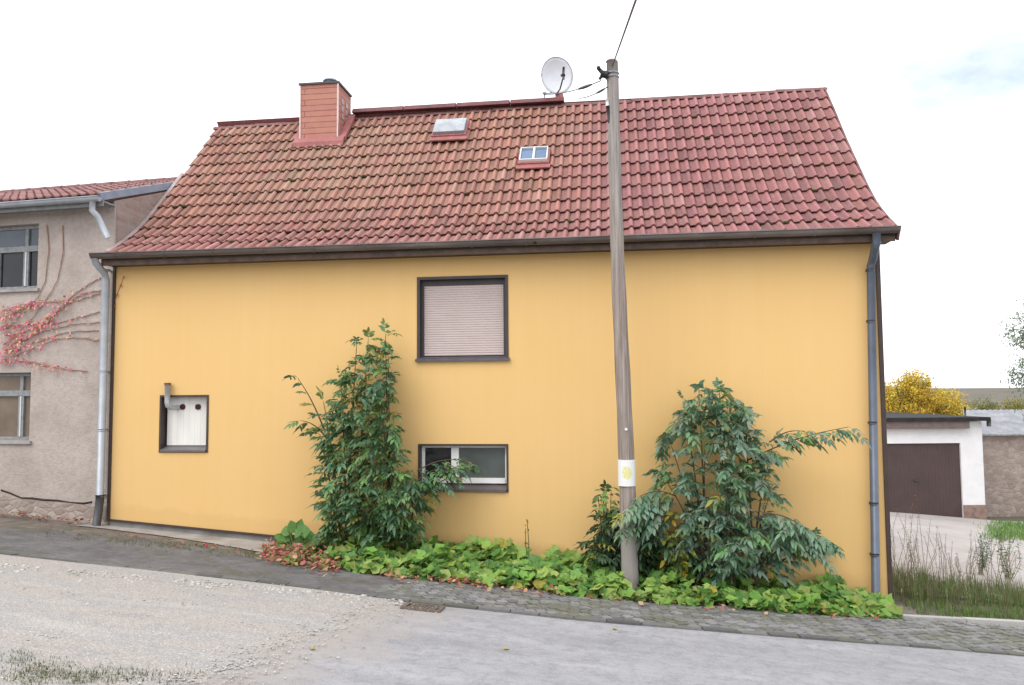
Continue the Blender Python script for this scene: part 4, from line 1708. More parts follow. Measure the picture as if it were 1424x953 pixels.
# ------------------------------------------------------------------ shrubs
def shrub(name, label, base_px, poly, tips, n_fill, yrange, cols, lsize, seed, extra=(), baseY=-.55, hole=None, topd=.66):
    r = random.Random(seed)
    bp = [at_y(px, py, baseY) for px, py in base_px]
    for b in bp: b.z = gz(b.x, b.y)
    root = thing(name, label, 'shrub', bp[0])
    st, lf = MB(), MB()
    cen = sum((p[0] for p in poly)) / len(poly)
    def colr(hf):
        if r.random() < .035: return (.34, .30, .07)
        c = r.choice(cols)
        return vary(c, .22, r)
    def leaf(p, outward, L, k=1.0):
        compound(lf, p, outward, L * r.uniform(.75, 1.15), 3, lsize * r.uniform(.62, 1.22) * k, colr(0), r.uniform(.25, .6), r)
    for (px, py, Y) in tips:
        e = at_y(px, py, Y)
        b = min(bp, key=lambda q: abs(q.x - e.x)) + Vector((r.uniform(-.1, .1), r.uniform(-.08, .08), 0))
        mid = b.lerp(e, .5) + Vector(((b.x - e.x) * .22, 0, .12))
        pts = [(b * (1 - t) * (1 - t) + mid * 2 * t * (1 - t) + e * t * t) for t in [k / 10 for k in range(11)]]
        st.tube(pts, [.020 - .016 * k / 10 for k in range(11)], 6)
        for k in range(4, 11):
            for _ in range(2):
                tang = (pts[k] - pts[k - 1]).normalized()
                a = r.uniform(0, 6.28)
                out = (Vector((math.cos(a), -abs(math.sin(a)) * .8 - .1, .15)) + tang * .45).normalized()
                leaf(pts[k], out, .22)
        leaf(e, (pts[-1] - pts[-2]).normalized() + Vector((0, -.2, .1)), .22)
    ymin = min(p[1] for p in poly); ymax = max(p[1] for p in poly)
    for _ in range(n_fill):
        px, py = samp(poly, r)
        f = (py - ymin) / (ymax - ymin)
        if r.random() > topd + .6 * f: continue
        if hole and inpoly(px, py, hole) and r.random() < .93: continue
        if hole and mnoise.noise((px * .028, py * .028, 3)) < -.28: continue
        Y = r.uniform(yrange[0], yrange[0] + (yrange[1] - yrange[0]) * (.45 + .55 * f))
        p = at_y(px, py, Y)
        if p.z < gz(p.x, p.y) + .08: continue
        side = max(-1, min(1, (px - cen) / 70))
        out = Vector((side * .6 + r.uniform(-.7, .7), -r.uniform(.15, .9), r.uniform(-.35, .75)))
        leaf(p - out.normalized() * .12, out, .2)
    for (a, b, Ya, Yb, n) in extra:                 # long side sprays
        pa, pb_ = at_y(a[0], a[1], Ya), at_y(b[0], b[1], Yb)
        pts = [pa.lerp(pb_, k / 8) + UP * (.06 * math.sin(math.pi * k / 8)) for k in range(9)]
        st.tube(pts, [.012 - .008 * k / 8 for k in range(9)], 6)
        for k in range(n):
            f = k / max(1, n - 1)
            q = pts[0].lerp(pts[-1], f) + UP * (.06 * math.sin(math.pi * f))
            dv = (pb_ - pa).normalized() * .7 + Vector((0, -.5 if k % 2 else .1, r.uniform(-.5, .1)))
            leaf(q, dv, .18, .98)
    st.build('stem', M_bark, root)
    lf.build('foliage', M_leaf, root)
    return root

LCOL = [(.135, .255, .11), (.11, .22, .10), (.165, .29, .125), (.09, .18, .09), (.21, .31, .105), (.13, .24, .135)]
shrub('shrub', 'tall dark green shrub left of the basement window', [(480, 745), (500, 745), (540, 748), (565, 745)],
      [(505, 470), (540, 470), (545, 520), (540, 565), (555, 605), (555, 645), (580, 660), (592, 700), (580, 735), (545, 748), (450, 748), (448, 700), (460, 650), (448, 610), (462, 565), (478, 520), (492, 490)],
      [(536, 468, -.3), (512, 474, -.32), (496, 480, -.28), (474, 530, -.4), (540, 500, -.4), (530, 560, -.6), (450, 560, -.45), (445, 605, -.5), (550, 615, -.5), (455, 660, -.7), (590, 680, -.5), (575, 725, -.8), (460, 720, -.9), (510, 600, -.9), (500, 680, -1.1), (540, 690, -1.0)],
      680, (-.12, -1.15), LCOL, .118, 11,
      [((452, 600), (414, 526), -.4, -.45, 6), ((455, 610), (418, 585), -.4, -.45, 4), ((560, 690), (612, 650), -.45, -.3, 14), ((575, 680), (655, 645), -.4, -.28, 18), ((580, 655), (640, 640), -.3, -.2, 9), ((590, 690), (630, 665), -.5, -.4, 10)])
RCOL = [(.185, .30, .19), (.15, .26, .16), (.23, .33, .22), (.125, .225, .14), (.215, .30, .22), (.16, .29, .12)]
shrub('shrub', 'wide grey green shrub with a long side branch right of the pole', [(985, 800), (1010, 802), (1040, 804)],
      [(965, 545), (985, 532), (1012, 540), (1045, 574), (1042, 602), (1074, 622), (1078, 690), (1086, 712), (1142, 734), (1150, 756), (1090, 764), (1062, 772), (1050, 790), (970, 790), (948, 768), (915, 748), (880, 732), (870, 708), (900, 684), (916, 664), (920, 620), (935, 582), (948, 560)],
      [(972, 545, -.35), (1000, 545, -.4), (1036, 580, -.4), (950, 560, -.4), (930, 610, -.45), (920, 660, -.6), (890, 705, -.85), (1075, 620, -.45), (1070, 690, -.6), (1140, 755, -.9), (1100, 740, -1.1), (980, 620, -.5), (1010, 680, -.9), (960, 720, -1.2), (1030, 750, -1.3), (900, 735, -.9), (1000, 580, -.4)],
      760, (-.12, -1.25), RCOL, .125, 12,
      [((1040, 640), (1180, 594), -.5, -.75, 22), ((1070, 615), (1120, 600), -.5, -.7, 8), ((1050, 720), (1158, 756), -.7, -1.05, 22), ((1060, 740), (1140, 770), -.9, -1.2, 16), ((1060, 715), (1120, 735), -.9, -1.2, 10), ((930, 700), (868, 712), -.95, -1.25, 12), ((935, 720), (870, 735), -.95, -1.3, 12), ((940, 690), (890, 690), -.8, -1.1, 8)], -.75, [(968, 595), (985, 580), (1000, 650), (1000, 690), (975, 690), (960, 640)], 1.0)
DCOL = [(.055, .105, .052), (.07, .125, .06), (.09, .145, .065)]
shrub('shrub', 'low dark green bush at the foot of the pole', [(850, 785), (870, 785)],
      [(828, 765), (838, 715), (860, 700), (905, 720), (918, 760), (905, 785), (832, 785)],
      [(842, 690, -.4), (835, 730, -.6), (900, 735, -.5), (825, 755, -.7), (905, 705, -.5), (832, 770, -.8), (895, 760, -.8)], 330, (-.15, -.85), DCOL, .10, 13, baseY=-.45)

# broad pale-leaved sapling left of the pole and a yellowing plant inside the right shrub
def round_leaf(mb, c, nrm, rad, col, r=rnd, lob=.12):
    nrm = nrm.normalized()
    u = nrm.cross(Vector((.31, .77, .2))).normalized()
    v = nrm.cross(u)
    mb.col = col
    ci = mb.av(c - nrm * rad * .22)
    n = 10
    ph = r.uniform(0, 6.28)
    ring = []
    for k in range(n):
        a = ph + 2 * math.pi * k / n
        rr_ = rad * (1 + (lob if k % 2 else -lob) + r.uniform(-.06, .06))
        if k == 0: rr_ *= .45
        ring.append(mb.av(c + (u * math.cos(a) + v * math.sin(a)) * rr_ + nrm * r.uniform(-.1, .1) * rad))
    for k in range(n):
        mb.af(ci, ring[k], ring[(k + 1) % n])

def leafy_plant(label, base, pts_px, Y, cols, size, n, spread, seed, cat='plant'):
    r = random.Random(seed)
    root = thing('plant', label, cat, base)
    st, lf = MB(), MB()
    for px, py in pts_px:
        e = at_y(px, py, Y)
        st.tube([base, base.lerp(e, .5) + Vector((r.uniform(-.03, .03), 0, .03)), e], [.010, .007, .004], 6)
        for _ in range(n):
            f = r.uniform(.45, 1.05)
            q = base.lerp(e, f) + Vector((r.gauss(0, spread), r.gauss(0, spread), r.gauss(0, spread * .8)))
            d = Vector((r.uniform(-1, 1), -r.uniform(.1, .9), r.uniform(-.6, .3)))
            lf.col = vary(r.choice(cols), .2, r)
            blade(lf, q, d, (UP * .6 + Vector((0, -.6, 0)) + rvec(r) * .5).normalized(), size * r.uniform(.7, 1.2), size * .55, .15, .25)
    st.build('stem', M_stem, root)
    lf.build('leaves', M_herb, root)
b = on_g(842, 812)
b = Vector((at_y(842, 790, -.5).x, -.5, 0)); b.z = gz(b.x, b.y)
leafy_plant('thin sapling with pale green leaves left of the pole', b, [(840, 676), (850, 682), (832, 690), (843, 700)], -.5, [(.19, .30, .09), (.15, .25, .075)], .12, 12, .06, 21)
b = Vector((at_y(945, 800, -.7).x, -.75, 0)); b.z = gz(b.x, b.y)
leafy_plant('yellowing plant growing at the foot of the grey green shrub', b, [(938, 720), (945, 745), (952, 760), (930, 750), (948, 735)], -1.05, [(.20, .24, .035), (.26, .25, .03), (.14, .20, .04), (.42, .30, .03)], .10, 16, .07, 22)
b = Vector((at_y(733, 775, -.2).x, -.25, 0)); b.z = gz(b.x, b.y)
leafy_plant('single thin seedling against the orange wall', b, [(733, 724), (731, 735)], -.2, [(.16, .13, .05)], .04, 5, .018, 23)

# ------------------------------------------------------------------ ground cover
def bed_y(x): return interp(BED, x)
XB0, XB1 = BED[0].x, BED[-1].x + .12
m = MB(); stm = MB()
GC = [(.165, .325, .06), (.215, .375, .072), (.115, .25, .055), (.275, .41, .09), (.18, .34, .065), (.32, .40, .10), (.095, .21, .05)]
r = random.Random(31)
for k in range(3600):
    x = r.uniform(XB0 + .25, XB1)
    yb = bed_y(x)
    f = r.random() ** .8                     # 0 = wall, 1 = edge
    y = -.10 + (yb + .10) * f
    if x > 2.4 and f > 1 - (x - 2.4) * .12: pass
    taper = sstep(XB0 + .1, XB0 + 1.3, x) * (1 - .55 * sstep(2.0, 3.3, x))
    hump = .75 + .55 * mnoise.noise((x * 1.6, y * 1.6, 4)) + .25 * mnoise.noise((x * 5, y * 5, 1))
    H = (.42 - .20 * f) * hump * (.45 + .55 * taper) * (1 if f < .9 else .6)
    z = gz(x, y) + max(.03, H * r.uniform(.35, 1.0))
    if x < XB0 + 1.0 and f > .62 and r.random() < .8: continue
    if mnoise.noise((x * 2.7, y * 2.7, 8)) < -.33: continue
    nrm = Vector((r.uniform(-.75, .75), r.uniform(-1.1, .35), 1))
    col = vary(r.choice(GC), .22, r)
    if r.random() < .02: col = (.40, .33, .06)
    round_leaf(m, Vector((x, y, z)), nrm, r.uniform(.032, .098) * (1.15 if f < .5 else .95), col, r)
tag(m.build('ground_cover', M_herb), 'bright green round leaved ground cover along the wall', 'ground cover', kind='stuff')

# big leaves at the left end of the bed
b = on_g(412, 772)
root = thing('plant', 'clump of big round green leaves at the left end of the bed', 'plant', b)
st, lf = MB(), MB()
for px, py, rd in [(412, 732, .12), (395, 745, .12), (425, 748, .13), (388, 752, .10), (405, 755, .12), (438, 752, .12), (450, 745, .10), (420, 740, .11), (500, 738, .10), (515, 742, .11), (462, 758, .11), (400, 738, .09)]:
    q = at_y(px, py, b.y + rnd.uniform(-.05, .35))
    st.tube([b + Vector((rnd.uniform(-.05, .05), 0, 0)), b.lerp(q, .6) + UP * .05, q], [.008, .006, .005], 5)
    round_leaf(lf, q, Vector((rnd.uniform(-.4, .4), -.9, .75)), rd, vary((.12, .26, .06), .15), rnd, .06)
st.build('stem', M_stem, root)
lf.build('leaves', M_herb, root)

# dry reddish leaves fringe
m = MB()
r = random.Random(41)
DC = [(.42, .15, .11), (.50, .25, .17), (.34, .11, .08), (.52, .35, .22), (.50, .12, .13), (.30, .17, .09), (.26, .24, .08)]
FR = [((700, 822), (1225, 860), 130, 9), ((560, 806), (700, 820), 60, 8), ((365, 772), (470, 790), 760, 12), ((470, 780), (560, 803), 260, 7), ((555, 800), (590, 806), 60, 5), ((600, 806), (680, 818), 90, 5), ((690, 822), (1230, 862), 90, 4), ((60, 738), (360, 772), 34, 6), ((8, 716), (120, 728), 120, 7)]
for a, b, n, sp in FR:
    for _ in range(n):
        f = r.random()
        p = on_g(a[0] + (b[0] - a[0]) * f + r.gauss(0, 4), a[1] + (b[1] - a[1]) * f + r.gauss(0, sp * .55))
        top = .14 if n == 760 else .05
        p.z = gz(p.x, p.y) + .02 + r.random() ** 2 * top
        m.col = vary(r.choice(DC), .25, r)
        L = r.uniform(.035, .085)
        blade(m, p, Vector((r.uniform(-1, 1), r.uniform(-1, 1), r.uniform(-.1, .4))), (UP + rvec(r) * .7).normalized(), L, L * .65, .25, -.1)
for px, py in [(852, 877), (905, 838), (1118, 862), (237, 751), (440, 905), (700, 905)]:
    p = on_g(px, py); p.z += .012
    m.col = vary((.45, .33, .05), .2)
    blade(m, p, Vector((r.uniform(-1, 1), r.uniform(-1, 1), 0)), UP, .07, .05)
tag(m.build('dry_leaves', M_dryleaf), 'dry reddish leaves lying along the edge of the bed', 'leaves', kind='stuff')

# loose stones: pale rubble along the gravel edge and over the gravel
m = MB()
r = random.Random(51)
for k in range(2600):
    q = r.random()
    if q < .22:
        px = r.uniform(0, 560)
        py = 784 + (px / 560) * 50 + abs(r.gauss(0, 5)) + 2
        if mnoise.noise((px * .02, 0, 0)) < -.15: continue
        s = r.uniform(.007, .022)
    elif q < .5:
        j = r.randrange(len(GR_PX) - 1); f = r.random()
        px = GR_PX[j][0] + (GR_PX[j + 1][0] - GR_PX[j][0]) * f + r.gauss(0, 34)
        py = GR_PX[j][1] + (GR_PX[j + 1][1] - GR_PX[j][1]) * f + r.gauss(0, 9)
        s = r.uniform(.003, .009)
    else:
        px = r.uniform(-60, 520); py = r.uniform(800, 975)
        if px > 560 - (py - 838) * 2.6: continue
        s = r.uniform(.004, .011)
    p = on_g(px, py)
    if p.y > curb(p.x) - .06: continue
    p.z = gz(p.x, p.y) + .016 + s * .2
    g = r.uniform(.30, .58)
    m.col = (g, g * .95, g * .89)
    m.blob(p, s * r.uniform(.8, 1.5), s, s * r.uniform(.5, .9), k, 6, 4, .28)
tag(m.build('loose_stones', M_stone), 'pale loose stones on the gravel', 'stones', kind='stuff')

# grass tufts
def tuft(mb, p, n, h, w, cols, r, lean=.5, spread=.05):
    for _ in range(n):
        b = p + Vector((r.gauss(0, spread), r.gauss(0, spread), 0))
        b.z = gz(b.x, b.y)
        a = r.uniform(0, 6.28)
        d = Vector((math.cos(a), math.sin(a), 0))
        H = h * r.uniform(.55, 1.15)
        L = lean * H * r.uniform(.1, 1)
        sd = Vector((-d.y, d.x, 0)) * (w * .5)
        mb.col = vary(r.choice(cols), .25, r)
        p1_, p2_, p3_ = b, b + d * L * .3 + UP * H * .6, b + d * L + UP * H
        i = [mb.av(p1_ - sd), mb.av(p1_ + sd), mb.av(p2_ + sd * .7), mb.av(p2_ - sd * .7), mb.av(p3_)]
        mb.af(i[0], i[1], i[2], i[3]); mb.af(i[3], i[2], i[4])

m = MB()
r = random.Random(61)
DG = [(.11, .15, .05), (.14, .155, .065), (.18, .165, .09), (.10, .14, .045), (.22, .20, .12)]
GG = [(.13, .22, .055), (.16, .25, .065), (.11, .18, .05)]
for k in range(1500):                                     # plot right of the house
    x = r.uniform(3.72, 9.0)
    y0_ = interp(KA, x) + .12
    y = r.uniform(y0_, 1.9 + .35 * mnoise.noise((x, 0, 0)))
    f = (y - y0_) / (2.0 - y0_)
    near = f < .3
    tuft(m, Vector((x, y, 0)), 9, r.uniform(.07, .14) if near else r.uniform(.14, .30) * (1 + .4 * (x < 4.6)), .007, GG if r.random() < (.65 if near else .2) else DG, r)
for k in range(420):                                      # green patch in the yard
    px, py = r.uniform(1372, 1470), r.uniform(727, 752)
    if px < 1372 + (752 - py) * .6 * r.random(): continue
    p = on_g(px, py)
    tuft(m, p, 10, .12, .010, [(.13, .26, .05), (.17, .30, .06)], r, .6, .12)
for px, py, n in [(30, 928, 80), (70, 938, 90), (130, 942, 60), (10, 915, 50), (225, 942, 14), (190, 946, 30), (40, 948, 80), (110, 949, 60)]:  # road corner bottom left
    for _ in range(n):
        p = on_g(px + r.gauss(0, 26), py + r.gauss(0, 6))
        tuft(m, p, 5, .045, .005, [(.10, .13, .04), (.16, .16, .07), (.08, .10, .035)], r, .8, .03)
for k in range(150):                                      # along the path
    px = r.uniform(60, 360)
    p = on_g(px, 742 + (px - 60) * .105 + r.gauss(0, 4))
    tuft(m, p, 5, .05, .006, [(.11, .14, .04), (.16, .15, .05)], r, .8, .04)
for k in range(260):                                      # in the cobble joints
    px = r.uniform(560, 1424)
    p = on_g(px, 815 + (px - 560) * .067 + r.uniform(0, 20))
    tuft(m, p, 4, .03, .005, [(.11, .14, .04), (.14, .14, .05)], r, .8, .03)
tag(m.build('grass', M_herb), 'dry and green grass on the plot beside the house', 'grass', kind='stuff')

# tall weeds: individual plants
def weed(label, px, py_base, py_top, cols, seed, n=5, leaf=.05, seedcol=None, grp='tall weeds beside the house', lw=.3):
    r = random.Random(seed)
    b = on_g(px, py_base)
    sc_ = (CAM - b).length
    H = (py_base - py_top) / F_PX * sc_
    root = thing('weed', label, 'weed', b, grp)
    st, lf = MB(), MB()
    for k in range(n):
        a = r.uniform(0, 6.28)
        e = b + Vector((math.cos(a) * H * r.uniform(.05, .25), math.sin(a) * H * .15, H * r.uniform(.7, 1.0)))
        mid = b.lerp(e, .5) + Vector((r.gauss(0, .05), r.gauss(0, .05), 0))
        st.tube([b + Vector((r.gauss(0, .03), r.gauss(0, .03), 0)), mid, e], [.004, .003, .0015], 5)
        for j in range(30):
            f = r.uniform(.15, 1)
            q = b.lerp(mid, f * 2) if f < .5 else mid.lerp(e, f * 2 - 1)
            lf.col = vary(r.choice(cols), .25, r)
            if seedcol and f > .55:
                lf.col = vary(seedcol, .25, r)
            a2 = r.uniform(0, 6.28)
            blade(lf, q, Vector((math.cos(a2), math.sin(a2), r.uniform(-.3, .8))), (UP + rvec(r) * .4).normalized(), leaf * r.uniform(.6, 1.3), leaf * lw * 1.25, .2, .2)
    st.build('stem', simple('weed_stem', (.17, .14, .08), .8, .2, .3), root)
    lf.build('leaves', M_herb, root)
weed('tall dry dock with a rusty red seed head', 1266, 800, 688, [(.16, .13, .06)], 71, 3, .05, (.24, .10, .065), None)
weed('bushy blue green weed in front of the pale yard', 1366, 800, 752, [(.15, .24, .14), (.12, .20, .11)], 72, 9, .065, None, None)
weed('dark green weed at the right edge of the grass plot', 1404, 815, 748, [(.13, .21, .08), (.17, .24, .09)], 73, 9, .065, None, None)
r = random.Random(75)
for k in range(16):
    px = 1246 + k * 11 + r.uniform(-4, 4)
    weed('thin dry brown weed stalk standing in the grass plot', px, 815 + r.uniform(-16, 10), (735 if px < 1300 else 765) + r.uniform(-18, 14), [(.15, .13, .07), (.11, .12, .05), (.20, .16, .10)], 80 + k, 4, .035, (.20, .15, .11) if k % 2 else None, 'thin dry weed stalks on the plot', .22)

# pale stone at the downpipe foot
m = MB()
p = on_g(1216, 836)
p = at_y(1216, 834, -.24); p.z = gz(p.x, p.y) + .05
m.col = (.62, .62, .62)
m.blob(p, .06, .05, .045, 5, 10, 6, .14)
tag(m.build('stone', M_stone, None, p), 'single white stone at the foot of the right downpipe', 'stone')

# drain grate ------------------------------------------------------------------
gc = on_g(588, 847)
dg = thing('drain_grate', 'rusty iron drain grate set in the road edge', 'drain grate', gc)
gxv = Vector((1, .02, SX)).normalized()
gyv = Vector((0, 1, -.075)).normalized()
gn = gxv.cross(gyv)
m = MB()
hw, hl = .20, .13
for s in (-1, 1):
    m.obox(gc + gyv * s * (hl - .02) + gn * .012, gxv, gyv, gn, hw, .02, .012)
    m.obox(gc + gxv * s * (hw - .02) + gn * .012, gxv, gyv, gn, .02, hl - .041, .012)
rust = simple('rusty_iron', (.16, .125, .105), .75, .35, .3, 20, .3)
m.build('frame', rust, dg)
for k in range(7):
    m = MB()
    c_ = gc + gxv * (-hw + .075 + k * (2 * hw - .15) / 6) + gn * .009
    dv = (gyv * 1 + gxv * .18).normalized()
    m.obox(c_, (gxv - dv * gxv.dot(dv)).normalized(), dv, gn, .014, hl - .045, .009)
    m.build('bar', rust, dg)
m = MB()
m.quad(*[gc + gxv * a * (hw - .03) + gyv * b * (hl - .03) + gn * .005 for a, b in ((-1, -1), (1, -1), (1, 1), (-1, 1))])
m.build('pit', simple('drain_pit', (.012, .011, .01), .9, .1, .1), dg)

# ------------------------------------------------------------------ garage and shed
gA, gB = at_d(1232, 712, 22.5), at_d(1371, 718, 22.5)
GEX = Vector((rgt.x, rgt.y, 0)).normalized()
GEY = Vector((-GEX.y, GEX.x, 0))
gO = Vector((gB.x, gB.y, 0))
gzz = gz(gO.x, gO.y)
def gp(a, b, z):  # a = metres left of the right edge, b = depth back, z world
    p = gO - GEX * a + GEY * b
    return Vector((p.x, p.y, z))
def gbox(m, a0, a1, b0, b1, z0, z1):
    m.hexa([gp(a1, b0, z0), gp(a0, b0, z0), gp(a0, b1, z0), gp(a1, b1, z0), gp(a1, b0, z1), gp(a0, b0, z1), gp(a0, b1, z1), gp(a1, b1, z1)])
pxm = 1080 / 22.5
def gzy(py): return at_d(1300, py, 22.5).z
aD0 = (1371 - 1340) / pxm
aD1 = aD0 + 2.62
GWID = 3.9
gar = thing('garage', 'white garage with brown door and flat black roof edge', 'garage', gp(GWID / 2, 0, gzz))
m = MB()
zt_, zd, zb0 = gzy(587), gzy(617), gzy(725)
gbox(m, 0, aD0, 0, .25, zb0, zt_)
gbox(m, aD0 + .001, aD1 - .001, 0, .25, zd, zt_)
gbox(m, aD1, GWID, 0, .25, zb0, zt_)
gbox(m, 0, .2, .251, 5.5, zb0, zt_); gbox(m, GWID - .2, GWID, .251, 5.5, zb0, zt_); gbox(m, .201, GWID - .201, 5.3, 5.5, zb0, zt_)
m.build('wall', M_garwhite, gar)
m = MB()
gbox(m, aD0 + .003, aD1 - .003, .06, .10, zb0, zd - .003)
for k in range(1, 26):
    a = aD0 + (aD1 - aD0) * k / 26
    gbox(m, a - .03, a + .03, .0568, .0598, zb0 + .02, zd - .02)
gdoor = m.build('door', M_gardoor, gar)
m = MB()
am_ = (aD0 + aD1) / 2
gbox(m, am_ - .07, am_ + .07, .02, .05, zb0 + 1.15, zb0 + 1.19)
m.build('handle', M_darkmetal, gdoor)
m = MB()
gbox(m, -.14, GWID + .1, -.22, 5.6, zt_ + .02, zt_ + .13)
m.build('roof', M_roofing, gar)
m = MB()
gbox(m, .45, GWID + .1, -.17, -.003, zt_ - .20, zt_ + .018)
m.build('fascia', simple('brown_grey_fascia', (.16, .125, .115), .7, .25, .2), gar)
m = MB()
gbox(m, -.012, aD0 - .003, -.015, .2, zb0, gzy(703))
m.build('plinth', simple('brick_foot', (.26, .18, .15), .9, .2, .3, 8), gar)
m = MB()
q0 = gp(.35, .2, zt_ + .131)
m.tube([q0, q0 + UP * .28], .028, 8)
m.build('vent_pipe', M_darkmetal, gar); m = MB()
q1 = gp(-.14, -.12, zt_ + .02)
m.tube([q1 - UP * .16, q1 + UP * .06], .06, 10)
m.build('roof_outlet', M_darkmetal, gar)

shed = thing('shed', 'rough stone shed with grey sheet roof behind the garage', 'shed', gp(-2.5, 1.0, gzz))
m = MB()
zs0, zs1 = gzy(740), at_d(1400, 606, 23.4).z
m.hexa([gp(-.02 + k_, b_, z_) for z_ in (zs0, zs1) for k_, b_ in ((-6.9, 1.0), (-.1, 1.0), (-2.3, 5.0), (-6.9, 5.0))])
m.build('wall', M_rubble, shed)
m = MB()
zr = at_d(1400, 570, 26.2).z
_gp0 = gp
def gp(a, b, z): return _gp0(a - .56 * max(0, b - .8), b, z)
def sheetroof(a0, a1, b0, b1, z0, z1, nrow):
    n = int((a1 - a0) / .09)
    for k in range(n):
        x0_, x1_ = a0 + (a1 - a0) * k / n, a0 + (a1 - a0) * (k + 1) / n
        h0, h1 = (.025 if k % 2 else 0), (.0 if k % 2 else .025)
        m.hexa([gp(x1_, b0, z0 - .03), gp(x0_, b0, z0 - .03), gp(x0_, b1, z1 - .03), gp(x1_, b1, z1 - .03),
                gp(x1_, b0, z0 + h1), gp(x0_, b0, z0 + h0), gp(x0_, b1, z1 + h0), gp(x1_, b1, z1 + h1)])
sheetroof(-5.7, .02, .8, 3.2, zs1 + .03, zr, 1)
m.quad(gp(.02, 3.2, zr), gp(-5.7, 3.2, zr), gp(-5.7, 5.4, zs1), gp(.02, 5.4, zs1))
m.build('roof', M_greyroof, shed)
gp = _gp0

# ------------------------------------------------------------------ background trees
def crown_tree(name, label, base, crown, n, lsize, cols, seed, cat, limbs=9, trunk=.1, group=None, shape=.5):
    """crown: list of ellipsoids (centre, rx, ry, rz)"""
    r = random.Random(seed)
    root = thing(name, label, cat, base, group)
    tr, lf = MB(), MB()
    topc = max(crown, key=lambda c: c[0].z)[0]
    for k in range(limbs):
        c = crown[k % len(crown)]
        e = c[0] + Vector((r.uniform(-.7, .7) * c[1], r.uniform(-.7, .7) * c[2], r.uniform(-.2, .75) * c[3]))
        b2 = base + Vector((r.gauss(0, .05), r.gauss(0, .05), 0))
        mid = b2.lerp(e, .45) + Vector((0, 0, .12 * (e - b2).length))
        pts = [b2 * (1 - t) * (1 - t) + mid * 2 * t * (1 - t) + e * t * t for t in [q / 7 for q in range(8)]]
        tr.tube(pts, [trunk * (1 - .85 * q / 7) * (1 if k == 0 else .6) for q in range(8)], 6)
    ncl = n // 14
    for _ in range(ncl):
        c = r.choice(crown)
        v = rvec(r) * (r.random() ** .38)
        cc_ = c[0] + Vector((v.x * c[1], v.y * c[2], v.z * c[3]))
        shade = r.choice(cols)
        rad = lsize * r.uniform(1.5, 3.2)
        for _ in range(14):
            q = cc_ + rvec(r) * rad * r.random() ** .5
            lf.col = vary(shade, .25, r)
            d = rvec(r); d.z -= .35
            blade(lf, q, d, rvec(r), lsize * r.uniform(.7, 1.25), lsize * shape, .15, .15)
    tr.build('trunk', M_bark, root)
    lf.build('crown', M_herb, root)
    return root
YC = [(.70, .49, .05), (.78, .57, .06), (.62, .44, .05), (.50, .42, .07), (.68, .42, .05), (.80, .62, .10), (.34, .29, .07)]
def P27(px, py, d): return at_d(px, py, d)
def gb(px, d):
    p = at_d(px, 600, d); return Vector((p.x, p.y, gz(p.x, p.y)))
sc27 = 28.5 / F_PX
crown_tree('tree', 'yellow autumn tree standing behind the garage', gb(1272, 30.0),
           [(P27(1262, 552, 30), 34 * sc27, .9, 30 * sc27), (P27(1272, 538, 30), 20 * sc27, .8, 24 * sc27), (P27(1310, 560, 30), 34 * sc27, .9, 22 * sc27), (P27(1255, 580, 30), 40 * sc27, 1, 30 * sc27), (P27(1225, 560, 30), 30 * sc27, .9, 30 * sc27), (P27(1320, 582, 30), 30 * sc27, .9, 22 * sc27)],
           20000, .085, YC, 91, 'tree', 12, .09)
GC2 = [(.17, .20, .06), (.25, .23, .07), (.12, .16, .06), (.30, .25, .06)]
for k, (px, py, d, rx, lab) in enumerate([(1365, 566, 46, 26, 'olive green bush beyond the garage roof'), (1410, 566, 44, 26, 'yellow green bush beyond the grey shed roof'), (1455, 562, 46, 26, 'far olive bush at the right edge beyond the shed')]):
    s_ = d / F_PX
    crown_tree('bush', lab, gb(px, d), [(at_d(px, py, d), rx * s_, 1.0, 13 * s_), (at_d(px + 12, py + 12, d), rx * s_, 1.0, 14 * s_)], 2600, .10, GC2 if k != 1 else [(.27, .25, .06), (.34, .27, .05), (.20, .21, .06)], 95 + k, 'bush', 6, .06)
WC = [(.20, .26, .18), (.24, .29, .20), (.16, .22, .15), (.27, .29, .18)]
s_ = 20 / F_PX
crown_tree('tree', 'loose grey green tree reaching in at the right edge', gb(1462, 20),
           [(at_d(1466, 470, 20), 58 * s_, 1.1, 62 * s_), (at_d(1440, 462, 20), 32 * s_, .6, 24 * s_), (at_d(1440, 520, 20), 34 * s_, .7, 24 * s_), (at_d(1462, 560, 20), 32 * s_, .8, 40 * s_), (at_d(1458, 415, 20), 26 * s_, .6, 24 * s_)],
           6000, .10, WC, 99, 'tree', 12, .08, None, .3)

# far low ridge with wood, beyond the fields
m = MB(); m.smooth = True
rows = []
for k in range(61):
    x = -500 + 1300 * k / 60
    top = .75 + .5 * mnoise.noise((x * .006, 0, 0))
    rows.append([m.av((x, y, z)) for y, z in ((430, -3), (470, top * .6), (520, top), (600, top * .9), (700, -3))])
for a, b in zip(rows, rows[1:]):
    for j in range(4): m.af(a[j], b[j], b[j + 1], a[j + 1])
t = NT('far_hill', .95, .1)
t.color(t.ramp(t.noise(.05, detail=7, rough=.7), [(.35, (.20, .18, .17)), (.65, (.28, .25, .23))]))  # distance haze is put into the pale grey of the hill
tag(m.build('hill', t.m), kind='structure')

